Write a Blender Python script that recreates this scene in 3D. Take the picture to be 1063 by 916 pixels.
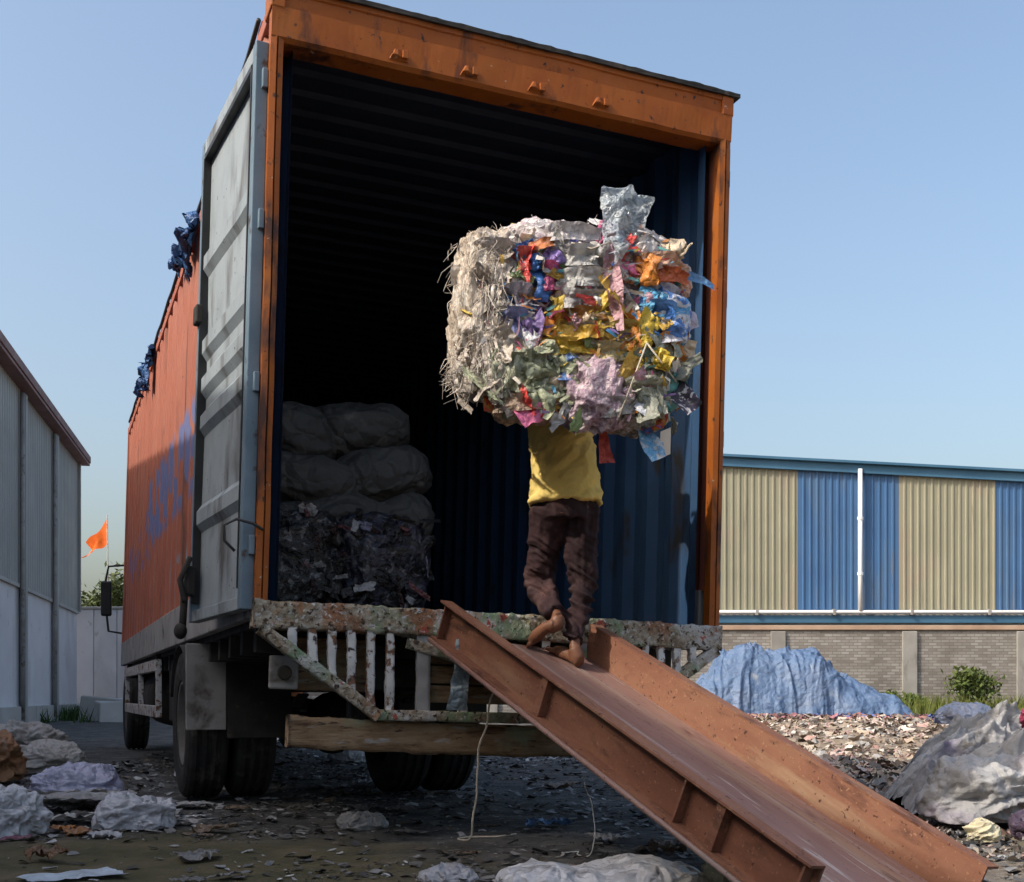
import bpy, math, random
import numpy as np
from mathutils import Matrix, Vector

for _o in list(bpy.data.objects):
    bpy.data.objects.remove(_o)
SC = bpy.context.scene
COL = SC.collection
R = math.radians

# ------------------------------------------------------------------ camera
CAM_H = 0.70
cam = bpy.data.cameras.new('camera')
cam.sensor_fit = 'HORIZONTAL'
cam.sensor_width = 36.0
cam.lens = 36.0 * 1232.0 / 1063.0
cam.shift_y = 263.0 / 1063.0
cam.clip_start = 0.05
cam.clip_end = 3000.0
cam_o = bpy.data.objects.new('camera', cam)
cam_o.location = (0, 0, CAM_H)
cam_o.rotation_euler = (R(90), 0, 0)
COL.objects.link(cam_o)
SC.camera = cam_o

# ------------------------------------------------------------------ sky, sun, exposure
SUN_EL = R(39.5)
SUN_H = Vector((-0.875, -0.485, 0)).normalized()
world = bpy.data.worlds.new('World')
SC.world = world
world.use_nodes = True
_nt = world.node_tree
_bg = _nt.nodes['Background']
_sky = _nt.nodes.new('ShaderNodeTexSky')
_sky.sky_type = 'NISHITA'
_sky.sun_disc = False
_sky.sun_elevation = SUN_EL
_sky.sun_rotation = math.atan2(SUN_H.x, SUN_H.y)
_sky.altitude = 0.0
_sky.air_density = 1.3
_sky.dust_density = 6.0
_sky.ozone_density = 2.0
_nt.links.new(_sky.outputs[0], _bg.inputs[0])
_bg.inputs[1].default_value = 0.15

sun = bpy.data.lights.new('sun', 'SUN')
sun.energy = 2.3
sun.angle = R(0.6)
sun.color = (1.0, 0.93, 0.82)
sun_o = bpy.data.objects.new('sun', sun)
_sd = Vector((SUN_H.x * math.cos(SUN_EL), SUN_H.y * math.cos(SUN_EL), math.sin(SUN_EL)))
sun_o.rotation_euler = _sd.to_track_quat('Z', 'Y').to_euler()
sun_o.location = _sd * 50
COL.objects.link(sun_o)

SC.view_settings.view_transform = 'Standard'
SC.view_settings.look = 'None'
SC.view_settings.exposure = 0.76
SC.view_settings.gamma = 1.0
SC.view_settings.use_curve_mapping = False
SC.render.engine = 'CYCLES'

# ------------------------------------------------------------------ noise
def _h(ix, iy, iz, s):
    n = (ix.astype(np.int64) * 374761393 + iy.astype(np.int64) * 668265263 + iz.astype(np.int64) * 1274126177 + s * 974634721) & 0xffffffff
    n = ((n ^ (n >> 13)) * 1274126177) & 0xffffffff
    n = ((n ^ (n >> 16)) * 2246822519) & 0xffffffff
    n = n ^ (n >> 13)
    return (n & 0xffff) / 32767.5 - 1.0

def vnoise(P, seed=0):
    P = np.asarray(P, float)
    I = np.floor(P)
    F = P - I
    F = F * F * (3 - 2 * F)
    x, y, z = I[..., 0], I[..., 1], I[..., 2]
    fx, fy, fz = F[..., 0], F[..., 1], F[..., 2]
    def c(a, b, d):
        return _h(x + a, y + b, z + d, seed)
    l = lambda a, b, t: a + (b - a) * t
    return l(l(l(c(0, 0, 0), c(1, 0, 0), fx), l(c(0, 1, 0), c(1, 1, 0), fx), fy),
             l(l(c(0, 0, 1), c(1, 0, 1), fx), l(c(0, 1, 1), c(1, 1, 1), fx), fy), fz)

def fbm(P, seed=0, oct=4):
    P = np.asarray(P, float)
    a, s, t = 1.0, 0.0, 0.0
    for k in range(oct):
        s = s + a * vnoise(P * 2 ** k + 17.3 * k, seed + k)
        t += a
        a *= 0.5
    return s / t

def ridge(P, seed=0, oct=3):
    """sharp creases: 0..1, peaks along the crease lines"""
    P = np.asarray(P, float)
    W = P + 0.6 * np.stack([vnoise(P * 0.7 + 5.1, seed + 31), vnoise(P * 0.7 + 9.7, seed + 32), vnoise(P * 0.7 + 2.3, seed + 33)], -1)
    a, s, t = 1.0, 0.0, 0.0
    for k in range(oct):
        s = s + a * (1 - np.abs(vnoise(W * 1.9 ** k + 11.7 * k, seed + k)) * 1.6)
        t += a
        a *= 0.55
    return s / t

# ------------------------------------------------------------------ mesh builder
class MB:
    def __init__(s):
        s.v, s.f, s.n = [], [], 0
    def add(s, V, F):
        V = np.asarray(V, float).reshape(-1, 3)
        s.v.append(V)
        k = s.n
        s.f += [tuple(int(i) + k for i in f) for f in F]
        s.n += len(V)
        return s
    def box(s, x0, x1, y0, y1, z0, z1, M=None):
        V = np.array([(x, y, z) for z in (z0, z1) for y in (y0, y1) for x in (x0, x1)], float)
        if M is not None:
            V = xf(M, V)
        return s.add(V, [(0, 2, 3, 1), (4, 5, 7, 6), (0, 1, 5, 4), (2, 6, 7, 3), (0, 4, 6, 2), (1, 3, 7, 5)])
    def hexa(s, P):
        """8 corners: bottom 4 ccw, top 4 ccw"""
        return s.add(P, [(3, 2, 1, 0), (4, 5, 6, 7), (0, 1, 5, 4), (1, 2, 6, 5), (2, 3, 7, 6), (3, 0, 4, 7)])
    def bar(s, a, b, w, h, up=(0, 0, 1)):
        """rectangular bar from a to b"""
        a, b, up = np.array(a, float), np.array(b, float), np.array(up, float)
        d = (b - a) / np.linalg.norm(b - a)
        sx = np.cross(d, up); sx /= np.linalg.norm(sx)
        sz = np.cross(sx, d)
        P = [p + sx * i * w / 2 + sz * j * h / 2 for p in (a, b) for i, j in ((-1, -1), (1, -1), (1, 1), (-1, 1))]
        return s.hexa(P)
    def tube(s, pts, rad, n=8, cap=True, flat=None):
        pts = np.asarray(pts, float)
        m = len(pts)
        rad = np.full(m, rad) if np.isscalar(rad) else np.asarray(rad, float)
        t = np.gradient(pts, axis=0)
        t /= np.linalg.norm(t, axis=1)[:, None] + 1e-12
        u = np.cross(t[0], (0.13, 0.21, 0.97))
        if np.linalg.norm(u) < 1e-3:
            u = np.cross(t[0], (1, 0, 0))
        rows = []
        an = np.arange(n) / n * 2 * math.pi
        for i in range(m):
            u = u - t[i] * (u @ t[i]); u /= np.linalg.norm(u)
            w = np.cross(t[i], u)
            rows.append(pts[i] + rad[i] * (np.cos(an)[:, None] * u + np.sin(an)[:, None] * w * (flat or 1)))
        V = np.concatenate(rows)
        F = [(i * n + j, i * n + (j + 1) % n, (i + 1) * n + (j + 1) % n, (i + 1) * n + j) for i in range(m - 1) for j in range(n)]
        if cap:
            F += [tuple(range(n - 1, -1, -1)), tuple((m - 1) * n + j for j in range(n))]
        return s.add(V, F)
    def grid(s, A, wrapu=False):
        """A: nu x nv x 3"""
        nu, nv = A.shape[:2]
        ii = np.arange(nu if wrapu else nu - 1)
        F = [(i * nv + j, ((i + 1) % nu) * nv + j, ((i + 1) % nu) * nv + j + 1, i * nv + j + 1) for i in ii for j in range(nv - 1)]
        return s.add(A.reshape(-1, 3), F)
    def ell(s, c, r, n=16, m=10, M=None):
        u = np.arange(n) / n * 2 * math.pi
        v = np.linspace(0, math.pi, m)
        A = np.stack([np.cos(u)[:, None] * np.sin(v) * r[0], np.sin(u)[:, None] * np.sin(v) * r[1], np.ones(n)[:, None] * np.cos(v) * r[2]], -1)
        if M is not None:
            A = A @ np.array(M).T
        return s.grid(A[:, ::-1] + np.array(c), True)
    def lathe(s, prof, n=32, axis='x', c=(0, 0, 0)):
        """profile (r, h) turned around an axis"""
        an = np.arange(n) / n * 2 * math.pi
        A = np.zeros((n, len(prof), 3))
        for k, (r, h) in enumerate(prof):
            a, b = r * np.cos(an), r * np.sin(an)
            A[:, k] = np.stack([np.full(n, h), a, b] if axis == 'x' else [a, b, np.full(n, h)], -1)
        return s.grid(A + np.array(c), True)
    def V(s):
        return np.concatenate(s.v)
    def build(s, name, mat, parent=None, smooth=False, bevel=0, M=None, solid=0, org=None):
        V = s.V()
        if M is not None:
            V = xf(M, V)
        return mesh_obj(name, V, s.f, mat, parent, smooth, bevel, solid, org)

def xf(M, V):
    M = np.array(M)
    return np.asarray(V) @ M[:3, :3].T + M[:3, 3]

def mesh_obj(name, V, F, mat, parent=None, smooth=False, bevel=0, solid=0, org=None):
    V = np.asarray(V, float)
    if org is not None:
        V = V - np.array(org)
    me = bpy.data.meshes.new(name)
    me.from_pydata(V.tolist(), [], F if isinstance(F, list) else F.tolist())
    if smooth:
        me.polygons.foreach_set('use_smooth', np.ones(len(me.polygons), bool))
    me.update()
    if mat is not None:
        me.materials.append(mat)
    o = bpy.data.objects.new(name, me)
    COL.objects.link(o)
    if org is not None:
        o.location = org
    if parent is not None:
        o.parent = parent
    if solid:
        m = o.modifiers.new('solid', 'SOLIDIFY'); m.thickness = solid; m.offset = 0
    if bevel:
        m = o.modifiers.new('bevel', 'BEVEL'); m.width = bevel; m.segments = 2; m.limit_method = 'ANGLE'; m.angle_limit = R(40)
        m.harden_normals = False
    return o

def tag(o, label=None, cat=None, group=None, kind=None):
    for k, v in (('label', label), ('category', cat), ('group', group), ('kind', kind)):
        if v:
            o[k] = v
    return o

def empty(name, loc=(0, 0, 0), rz=0):
    o = bpy.data.objects.new(name, None)
    o.location = loc
    o.rotation_euler = (0, 0, rz)
    o.empty_display_size = 0.1
    COL.objects.link(o)
    return o

def remeshed(mb, voxel, smooth=4):
    o = mesh_obj('tmp', mb.V(), mb.f, None)
    m = o.modifiers.new('r', 'REMESH'); m.mode = 'VOXEL'; m.voxel_size = voxel
    if smooth:
        m = o.modifiers.new('s', 'SMOOTH'); m.factor = 0.5; m.iterations = smooth
    dg = bpy.context.evaluated_depsgraph_get()
    me = bpy.data.meshes.new_from_object(o.evaluated_get(dg))
    n = len(me.vertices)
    V = np.zeros(n * 3); me.vertices.foreach_get('co', V)
    N = np.zeros(n * 3); me.vertices.foreach_get('normal', N)
    F = [tuple(p.vertices) for p in me.polygons]
    bpy.data.objects.remove(o); bpy.data.meshes.remove(me)
    return V.reshape(-1, 3), N.reshape(-1, 3), F

# ------------------------------------------------------------------ materials
def ramp_node(nt, cols, interp='LINEAR'):
    r = nt.nodes.new('ShaderNodeValToRGB')
    r.color_ramp.interpolation = interp
    e = r.color_ramp.elements
    while len(e) < len(cols):
        e.new(0.5)
    for k, (p, c) in enumerate(cols):
        e[k].position = p
        e[k].color = (*c, 1)
    return r

def pmat(name, cols, scale=6, detail=6, rough=0.7, stretch=(1, 1, 1), bumps=(), spots=(), metallic=0.0, spec=0.3,
         objcol=0.0, attr=None, crinkle=(), transl=0.0, alpha=1.0, jitter=True, distort=0.0):
    """cols: colours along a noise; spots: (colour, scale, lo, hi, stretch) laid over it; bumps: (scale, strength, distance, stretch)"""
    m = bpy.data.materials.new(name)
    m.use_nodes = True
    nt = m.node_tree
    N, L = nt.nodes.new, nt.links.new
    b = nt.nodes['Principled BSDF']
    tc = N('ShaderNodeTexCoord')
    oi = N('ShaderNodeObjectInfo')
    vec = tc.outputs['Object']
    if jitter:
        ml = N('ShaderNodeMath'); ml.operation = 'MULTIPLY'; ml.inputs[1].default_value = 37.0
        L(oi.outputs['Random'], ml.inputs[0])
        ad = N('ShaderNodeVectorMath'); ad.operation = 'ADD'
        L(vec, ad.inputs[0]); L(ml.outputs[0], ad.inputs[1])
        vec = ad.outputs[0]
    def noise(sc, det, st, dist=0.0):
        mp = N('ShaderNodeMapping'); mp.inputs['Scale'].default_value = st
        L(vec, mp.inputs[0])
        n = N('ShaderNodeTexNoise'); n.inputs['Scale'].default_value = sc; n.inputs['Detail'].default_value = det
        n.inputs['Roughness'].default_value = 0.6; n.inputs['Distortion'].default_value = dist
        L(mp.outputs[0], n.inputs['Vector'])
        return n.outputs['Fac']
    fac = noise(scale, detail, stretch, distort)
    r = ramp_node(nt, cols)
    L(fac, r.inputs[0])
    c = r.outputs[0]
    if attr:
        at = N('ShaderNodeAttribute'); at.attribute_name = attr
        mx = N('ShaderNodeMix'); mx.data_type = 'RGBA'; mx.blend_type = 'MULTIPLY'; mx.inputs[0].default_value = 1
        L(c, mx.inputs[6]); L(at.outputs['Color'], mx.inputs[7]); c = mx.outputs[2]
    if objcol:
        mx = N('ShaderNodeMix'); mx.data_type = 'RGBA'; mx.blend_type = 'MULTIPLY'; mx.inputs[0].default_value = objcol
        L(c, mx.inputs[6]); L(oi.outputs['Color'], mx.inputs[7]); c = mx.outputs[2]
    rfac = None
    for sp in spots:
        col, sc, lo, hi = sp[:4]
        st = sp[4] if len(sp) > 4 else (1, 1, 1)
        f = noise(sc, 5, st, 0.3)
        mr = N('ShaderNodeMapRange'); mr.inputs[1].default_value = lo; mr.inputs[2].default_value = hi
        L(f, mr.inputs[0])
        mx = N('ShaderNodeMix'); mx.data_type = 'RGBA'
        L(mr.outputs[0], mx.inputs[0]); L(c, mx.inputs[6]); mx.inputs[7].default_value = (*col, 1)
        c = mx.outputs[2]
    L(c, b.inputs['Base Color'])
    rr = N('ShaderNodeMapRange')
    rr.inputs[1].default_value = 0.3; rr.inputs[2].default_value = 0.7
    rr.inputs[3].default_value = max(rough - 0.12, 0.05); rr.inputs[4].default_value = min(rough + 0.12, 1)
    L(noise(scale * 2.3, 4, stretch), rr.inputs[0])
    L(rr.outputs[0], b.inputs['Roughness'])
    b.inputs['Metallic'].default_value = metallic
    b.inputs['Specular IOR Level'].default_value = spec
    nrm = None
    for bp in bumps:
        sc, stg, dist = bp[:3]
        st = bp[3] if len(bp) > 3 else (1, 1, 1)
        bu = N('ShaderNodeBump'); bu.inputs['Strength'].default_value = stg; bu.inputs['Distance'].default_value = dist
        L(noise(sc, 6, st), bu.inputs['Height'])
        if nrm is not None:
            L(nrm, bu.inputs['Normal'])
        nrm = bu.outputs[0]
    for sc, stg, dist in crinkle:
        nv_ = N('ShaderNodeTexNoise'); nv_.inputs['Scale'].default_value = sc * 0.6; nv_.inputs['Detail'].default_value = 3
        L(vec, nv_.inputs['Vector'])
        ms_ = N('ShaderNodeVectorMath'); ms_.operation = 'MULTIPLY_ADD'; ms_.inputs[1].default_value = (1.2 / sc,) * 3
        L(nv_.outputs['Color'], ms_.inputs[0]); L(vec, ms_.inputs[2])
        vo = N('ShaderNodeTexVoronoi'); vo.feature = 'DISTANCE_TO_EDGE'; vo.inputs['Scale'].default_value = sc
        L(ms_.outputs[0], vo.inputs['Vector'])
        bu = N('ShaderNodeBump'); bu.inputs['Strength'].default_value = stg; bu.inputs['Distance'].default_value = dist
        L(vo.outputs['Distance'], bu.inputs['Height'])
        if nrm is not None:
            L(nrm, bu.inputs['Normal'])
        nrm = bu.outputs[0]
    if nrm is not None:
        L(nrm, b.inputs['Normal'])
    if transl:
        out = nt.nodes['Material Output']
        tr = N('ShaderNodeBsdfTranslucent'); L(c, tr.inputs[0])
        mx = N('ShaderNodeMixShader'); mx.inputs[0].default_value = transl
        L(b.outputs[0], mx.inputs[1]); L(tr.outputs[0], mx.inputs[2]); L(mx.outputs[0], out.inputs[0])
    if alpha < 1:
        b.inputs['Alpha'].default_value = alpha
    m['tree_ok'] = 1
    return m

def g(v):
    return (v, v, v)

M = {}
M['orange'] = pmat('orange_paint', [(0.3, (0.2517, 0.0621, 0.0080)), (0.55, (0.3196, 0.0887, 0.0111)), (0.75, (0.2856, 0.0982, 0.0238))], 3.5, rough=0.55,
                   spots=[((0.0628, 0.0246, 0.0150), 5, 0.56, 0.66, (1, 1, 0.35)), ((0.0370, 0.0211, 0.0167), 22, 0.62, 0.68), ((0.3696, 0.2957, 0.2508), 14, 0.68, 0.72, (1, 1, 2))],
                   bumps=[(30, 0.25, 0.004)])
M['side_red'] = pmat('faded_red_paint', [(0.3, (0.3234, 0.0972, 0.0588)), (0.6, (0.3715, 0.1260, 0.0784)), (0.8, (0.3371, 0.1440, 0.1019))], 1.3, rough=0.6,
                     spots=[((0.1280, 0.0560, 0.0360), 4, 0.58, 0.72, (1, 1, 0.25)), ((0.0560, 0.0320, 0.0240), 18, 0.66, 0.72)], bumps=[(40, 0.15, 0.003)])
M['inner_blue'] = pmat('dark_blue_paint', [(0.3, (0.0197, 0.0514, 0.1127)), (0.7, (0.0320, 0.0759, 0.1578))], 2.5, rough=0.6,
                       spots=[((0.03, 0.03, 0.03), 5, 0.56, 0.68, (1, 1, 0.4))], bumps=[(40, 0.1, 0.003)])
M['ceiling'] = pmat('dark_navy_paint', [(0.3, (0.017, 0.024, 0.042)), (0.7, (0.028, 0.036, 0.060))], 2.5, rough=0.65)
M['door_grey'] = pmat('grey_door_paint', [(0.25, (0.2240, 0.2524, 0.2693)), (0.5, (0.2821, 0.3220, 0.3456)), (0.8, (0.3318, 0.3743, 0.3949))], 3, rough=0.55,
                      spots=[((0.0884, 0.0816, 0.0748), 4, 0.50, 0.68, (1, 1, 0.3)), ((0.0340, 0.0340, 0.0340), 24, 0.66, 0.70)], bumps=[(25, 0.15, 0.004)])
M['door_edge'] = pmat('blue_grey_steel', [(0.3, (0.10, 0.15, 0.19)), (0.7, (0.17, 0.23, 0.28))], 4, rough=0.5,
                      spots=[((0.07, 0.05, 0.04), 9, 0.6, 0.68)], bumps=[(30, 0.15, 0.003)])
M['rail_grey'] = pmat('dull_grey_rail', [(0.3, (0.22, 0.21, 0.20)), (0.7, (0.34, 0.33, 0.32))], 3, rough=0.75,
                      spots=[((0.09, 0.075, 0.06), 5, 0.55, 0.7)], bumps=[(30, 0.2, 0.004)])
M['black_steel'] = pmat('black_chassis_steel', [(0.3, (0.018, 0.017, 0.016)), (0.7, (0.045, 0.04, 0.036))], 5, rough=0.8,
                        spots=[((0.09, 0.075, 0.06), 7, 0.58, 0.72)], bumps=[(30, 0.25, 0.004)])
M['rubber'] = pmat('dusty_tyre_rubber', [(0.3, (0.018, 0.018, 0.018)), (0.7, (0.04, 0.038, 0.035))], 6, rough=0.88,
                   spots=[((0.11, 0.10, 0.085), 5, 0.56, 0.72)], bumps=[(60, 0.2, 0.003)])
M['rim'] = pmat('dirty_wheel_rim', [(0.3, (0.06, 0.055, 0.05)), (0.7, (0.14, 0.13, 0.12))], 5, rough=0.7, bumps=[(30, 0.2, 0.003)])
M['crust'] = pmat('crusted_sill_paint', [(0.28, (0.12, 0.07, 0.042)), (0.42, (0.23, 0.17, 0.11)), (0.55, (0.34, 0.29, 0.22)), (0.72, (0.42, 0.38, 0.32))], 26, rough=0.85,
                  spots=[((0.20, 0.28, 0.17), 2.6, 0.50, 0.60), ((0.46, 0.44, 0.42), 3.1, 0.54, 0.62), ((0.26, 0.13, 0.07), 4, 0.54, 0.62), ((0.34, 0.07, 0.05), 8, 0.62, 0.66), ((0.48, 0.47, 0.45), 40, 0.57, 0.64), ((0.06, 0.038, 0.026), 34, 0.56, 0.62)],
                  bumps=[(34, 1.0, 0.02), (110, 0.6, 0.006)])
M['bar_white'] = pmat('peeling_white_bars', [(0.3, (0.42, 0.41, 0.39)), (0.7, (0.58, 0.57, 0.55))], 8, rough=0.7,
                      spots=[((0.16, 0.08, 0.045), 14, 0.52, 0.58), ((0.04, 0.03, 0.03), 30, 0.6, 0.64)], bumps=[(40, 0.6, 0.006)])
M['bumper'] = pmat('worn_brown_bumper', [(0.25, (0.1020, 0.0615, 0.0344)), (0.45, (0.2125, 0.1353, 0.0738)), (0.6, (0.2635, 0.1804, 0.1066)), (0.78, (0.2210, 0.2050, 0.1394))], 7, rough=0.85, stretch=(0.6, 2, 3),
                   spots=[((0.0850, 0.0410, 0.0246), 6, 0.54, 0.66, (0.5, 2, 3)), ((0.3060, 0.2788, 0.2542), 9, 0.60, 0.67, (0.5, 1, 3)), ((0.0425, 0.0287, 0.0205), 26, 0.60, 0.66, (0.4, 1, 2)), ((0.2040, 0.2132, 0.1312), 3, 0.58, 0.68)],
                   bumps=[(9, 0.6, 0.014, (0.6, 3, 6)), (60, 0.5, 0.005)])
M['ramp_rust'] = pmat('rusted_ramp_side', [(0.2, (0.1144, 0.0484, 0.0320)), (0.42, (0.1760, 0.0725, 0.0440)), (0.6, (0.2244, 0.1042, 0.0620)), (0.8, (0.1936, 0.1070, 0.0640))], 4, rough=0.75, stretch=(0.5, 1, 1.4),
                      spots=[((0.0748, 0.0316, 0.0220), 9, 0.56, 0.70, (0.35, 1, 1)), ((0.2904, 0.1860, 0.1150), 3, 0.58, 0.74, (0.25, 1, 2)), ((0.0440, 0.0205, 0.0160), 40, 0.62, 0.68), ((0.2992, 0.1581, 0.0900), 60, 0.60, 0.68)],
                      bumps=[(60, 0.5, 0.003), (8, 0.15, 0.008)])
M['ramp_floor'] = pmat('worn_ramp_floor', [(0.25, (0.1610, 0.0825, 0.0653)), (0.5, (0.2300, 0.1310, 0.1102)), (0.75, (0.2622, 0.1600, 0.1306))], 3, rough=0.5, stretch=(0.35, 1, 1),
                       spots=[((0.3220, 0.2279, 0.1530), 2.2, 0.54, 0.70, (0.16, 2.2, 1)), ((0.3036, 0.2377, 0.2193), 6, 0.56, 0.66, (0.06, 3.0, 1)), ((0.0920, 0.0466, 0.0367), 9, 0.58, 0.70, (0.3, 1, 1)), ((0.3680, 0.3104, 0.2856), 24, 0.62, 0.67, (0.10, 2.0, 1)), ((0.0736, 0.0388, 0.0306), 50, 0.63, 0.68)],
                       bumps=[(50, 0.25, 0.003), (7, 0.12, 0.006)])
M['panel_grey'] = pmat('grey_cladding', [(0.3, (0.27, 0.275, 0.265)), (0.7, (0.33, 0.335, 0.325))], 0.6, rough=0.5, spots=[((0.22, 0.22, 0.21), 1.2, 0.55, 0.75, (1, 1, 0.2))])
M['trim_brown'] = pmat('red_brown_gutter', [(0.3, (0.17, 0.085, 0.08)), (0.7, (0.24, 0.13, 0.12))], 1.5, rough=0.6)
M['plaster'] = pmat('white_plaster', [(0.3, (0.55, 0.54, 0.56)), (0.7, (0.66, 0.65, 0.67))], 0.7, rough=0.85,
                    spots=[((0.40, 0.39, 0.38), 0.8, 0.55, 0.8, (1, 1, 0.3)), ((0.3, 0.28, 0.26), 3, 0.64, 0.75)], bumps=[(20, 0.15, 0.01)])
M['concrete'] = pmat('grey_concrete', [(0.3, (0.34, 0.33, 0.31)), (0.7, (0.46, 0.45, 0.43))], 1.0, rough=0.9,
                     spots=[((0.22, 0.20, 0.18), 1.4, 0.55, 0.75, (1, 1, 0.4))], bumps=[(15, 0.2, 0.01)])
M['pink'] = pmat('pink_distemper', [(0.3, (0.42, 0.27, 0.28)), (0.7, (0.54, 0.38, 0.38))], 1.2, rough=0.9, spots=[((0.3, 0.2, 0.18), 2, 0.56, 0.75)])
M['sheet_beige'] = pmat('beige_green_sheet', [(0.3, (0.235, 0.228, 0.165)), (0.7, (0.285, 0.272, 0.20))], 0.5, rough=0.45, spots=[((0.28, 0.215, 0.17), 0.35, 0.50, 0.7, (1, 1, 0.6)), ((0.17, 0.155, 0.115), 2.5, 0.58, 0.72, (1.5, 1, 0.12))])
M['sheet_blue'] = pmat('blue_sheet', [(0.3, (0.046, 0.105, 0.225)), (0.7, (0.058, 0.135, 0.275))], 0.5, rough=0.45, spots=[((0.075, 0.135, 0.23), 0.8, 0.52, 0.72, (1.5, 1, 0.25)), ((0.10, 0.12, 0.16), 2.5, 0.60, 0.72, (1.5, 1, 0.12))])
M['trim_blue'] = pmat('blue_fascia', [(0.3, (0.0400, 0.1120, 0.1920)), (0.7, (0.0640, 0.1520, 0.2480))], 0.6, rough=0.45)
M['pipe_white'] = pmat('white_pipe', [(0.3, (0.66, 0.66, 0.66)), (0.7, (0.76, 0.76, 0.75))], 2, rough=0.5)
M['coping'] = pmat('brown_coping', [(0.3, (0.30, 0.20, 0.14)), (0.7, (0.42, 0.30, 0.22))], 1.5, rough=0.9, bumps=[(10, 0.3, 0.01)])
M['tarp_blue'] = pmat('faded_blue_tarpaulin', [(0.25, (0.0594, 0.1026, 0.1944)), (0.5, (0.0918, 0.1458, 0.2484)), (0.75, (0.1512, 0.1944, 0.2862))], 1.1, rough=0.55,
                      spots=[((0.20, 0.23, 0.28), 3, 0.60, 0.72), ((0.05, 0.085, 0.17), 2, 0.6, 0.75)], bumps=[(7, 0.4, 0.05), (25, 0.3, 0.02)], crinkle=[(1.6, 0.4, 0.4), (5, 0.3, 0.15)])
M['tarp_grey'] = pmat('grey_woven_sheet', [(0.25, (0.2375, 0.2311, 0.2318)), (0.5, (0.3250, 0.3175, 0.3172)), (0.75, (0.4125, 0.4064, 0.3965))], 2.5, rough=0.7,
                      spots=[((0.17, 0.14, 0.20), 1.6, 0.56, 0.68), ((0.11, 0.10, 0.092), 4, 0.6, 0.72)], bumps=[(14, 0.45, 0.03), (90, 0.25, 0.004)], crinkle=[(4, 0.45, 0.16), (13, 0.3, 0.05)])
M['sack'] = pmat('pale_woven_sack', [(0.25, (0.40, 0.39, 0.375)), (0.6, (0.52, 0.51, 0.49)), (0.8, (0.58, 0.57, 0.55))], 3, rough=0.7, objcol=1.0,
                 spots=[((0.22, 0.20, 0.18), 4, 0.6, 0.74)], bumps=[(18, 0.4, 0.02), (140, 0.2, 0.002)], crinkle=[(7, 0.6, 0.09)])
M['bag_white'] = pmat('white_plastic_bag', [(0.3, (0.62, 0.62, 0.65)), (0.7, (0.78, 0.78, 0.80))], 4, rough=0.28, objcol=1.0, spec=0.6,
                      spots=[((0.35, 0.33, 0.32), 6, 0.6, 0.72)], bumps=[(20, 0.4, 0.02)], crinkle=[(9, 0.6, 0.10), (24, 0.4, 0.03)], transl=0.28)
M['scrap'] = pmat('crumpled_plastic', [(0.30, (0.55, 0.55, 0.55)), (0.5, (0.85, 0.85, 0.85)), (0.7, (1.0, 1.0, 1.0))], 9, rough=0.42, objcol=1.0, spec=0.5,
                  bumps=[(28, 0.6, 0.015), (70, 0.4, 0.005)], crinkle=[(22, 0.7, 0.03)], transl=0.12)
M['litter'] = pmat('mixed_litter', [(0.3, (0.6, 0.6, 0.6)), (0.7, (1, 1, 1))], 9, rough=0.7, attr='Col', jitter=False)
M['leaf'] = pmat('leaf_green', [(0.3, (0.030, 0.042, 0.017)), (0.7, (0.058, 0.074, 0.030))], 2, rough=0.6, attr='Col', transl=0.2)
M['pier'] = pmat('stained_pier_render', [(0.3, (0.20, 0.19, 0.175)), (0.7, (0.29, 0.28, 0.26))], 1.2, rough=0.9, spots=[((0.13, 0.12, 0.11), 2, 0.54, 0.72, (1, 1, 0.4))])
M['bark'] = pmat('bark', [(0.3, (0.08, 0.06, 0.045)), (0.7, (0.15, 0.12, 0.09))], 8, rough=0.9)
M['flag'] = pmat('orange_flag_cloth', [(0.3, (0.80, 0.13, 0.02)), (0.7, (0.88, 0.19, 0.03))], 5, rough=0.8, transl=0.3)
M['rope'] = pmat('dirty_rope', [(0.3, (0.42, 0.36, 0.28)), (0.7, (0.58, 0.52, 0.43))], 30, rough=0.9, bumps=[(120, 0.6, 0.004)])
M['cable'] = pmat('black_cable', [(0.3, g(0.02)), (0.7, g(0.05))], 9, rough=0.5)
M['skin'] = pmat('brown_skin', [(0.3, (0.1190, 0.0493, 0.0272)), (0.7, (0.1700, 0.0748, 0.0408))], 9, rough=0.55, bumps=[(60, 0.15, 0.003)])
M['hair'] = pmat('black_hair', [(0.3, g(0.008)), (0.7, g(0.02))], 30, rough=0.5, bumps=[(80, 0.8, 0.01, (1, 1, 0.2))])
M['shirt'] = pmat('yellow_cotton', [(0.3, (0.70, 0.49, 0.13)), (0.7, (0.80, 0.60, 0.20))], 5, rough=0.9, spots=[((0.42, 0.26, 0.08), 4, 0.62, 0.8)], bumps=[(13, 0.6, 0.03), (250, 0.15, 0.001)])
M['trouser'] = pmat('maroon_trouser_cloth', [(0.3, (0.016, 0.0075, 0.008)), (0.7, (0.034, 0.015, 0.017))], 6, rough=0.85, spots=[((0.11, 0.055, 0.050), 4, 0.54, 0.76)], bumps=[(14, 0.45, 0.02), (250, 0.15, 0.001)])
M['glassdark'] = pmat('dark_glass', [(0.3, g(0.02)), (0.7, g(0.03))], 2, rough=0.1, spec=0.6)
M['mirror_black'] = pmat('black_plastic', [(0.3, g(0.02)), (0.7, g(0.035))], 4, rough=0.5)
M['paper'] = pmat('white_paper', [(0.3, g(0.6)), (0.7, g(0.72))], 5, rough=0.8)
M['cab_paint'] = pmat('cab_orange_paint', [(0.3, (0.42, 0.12, 0.05)), (0.7, (0.5, 0.16, 0.06))], 2, rough=0.4)

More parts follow.
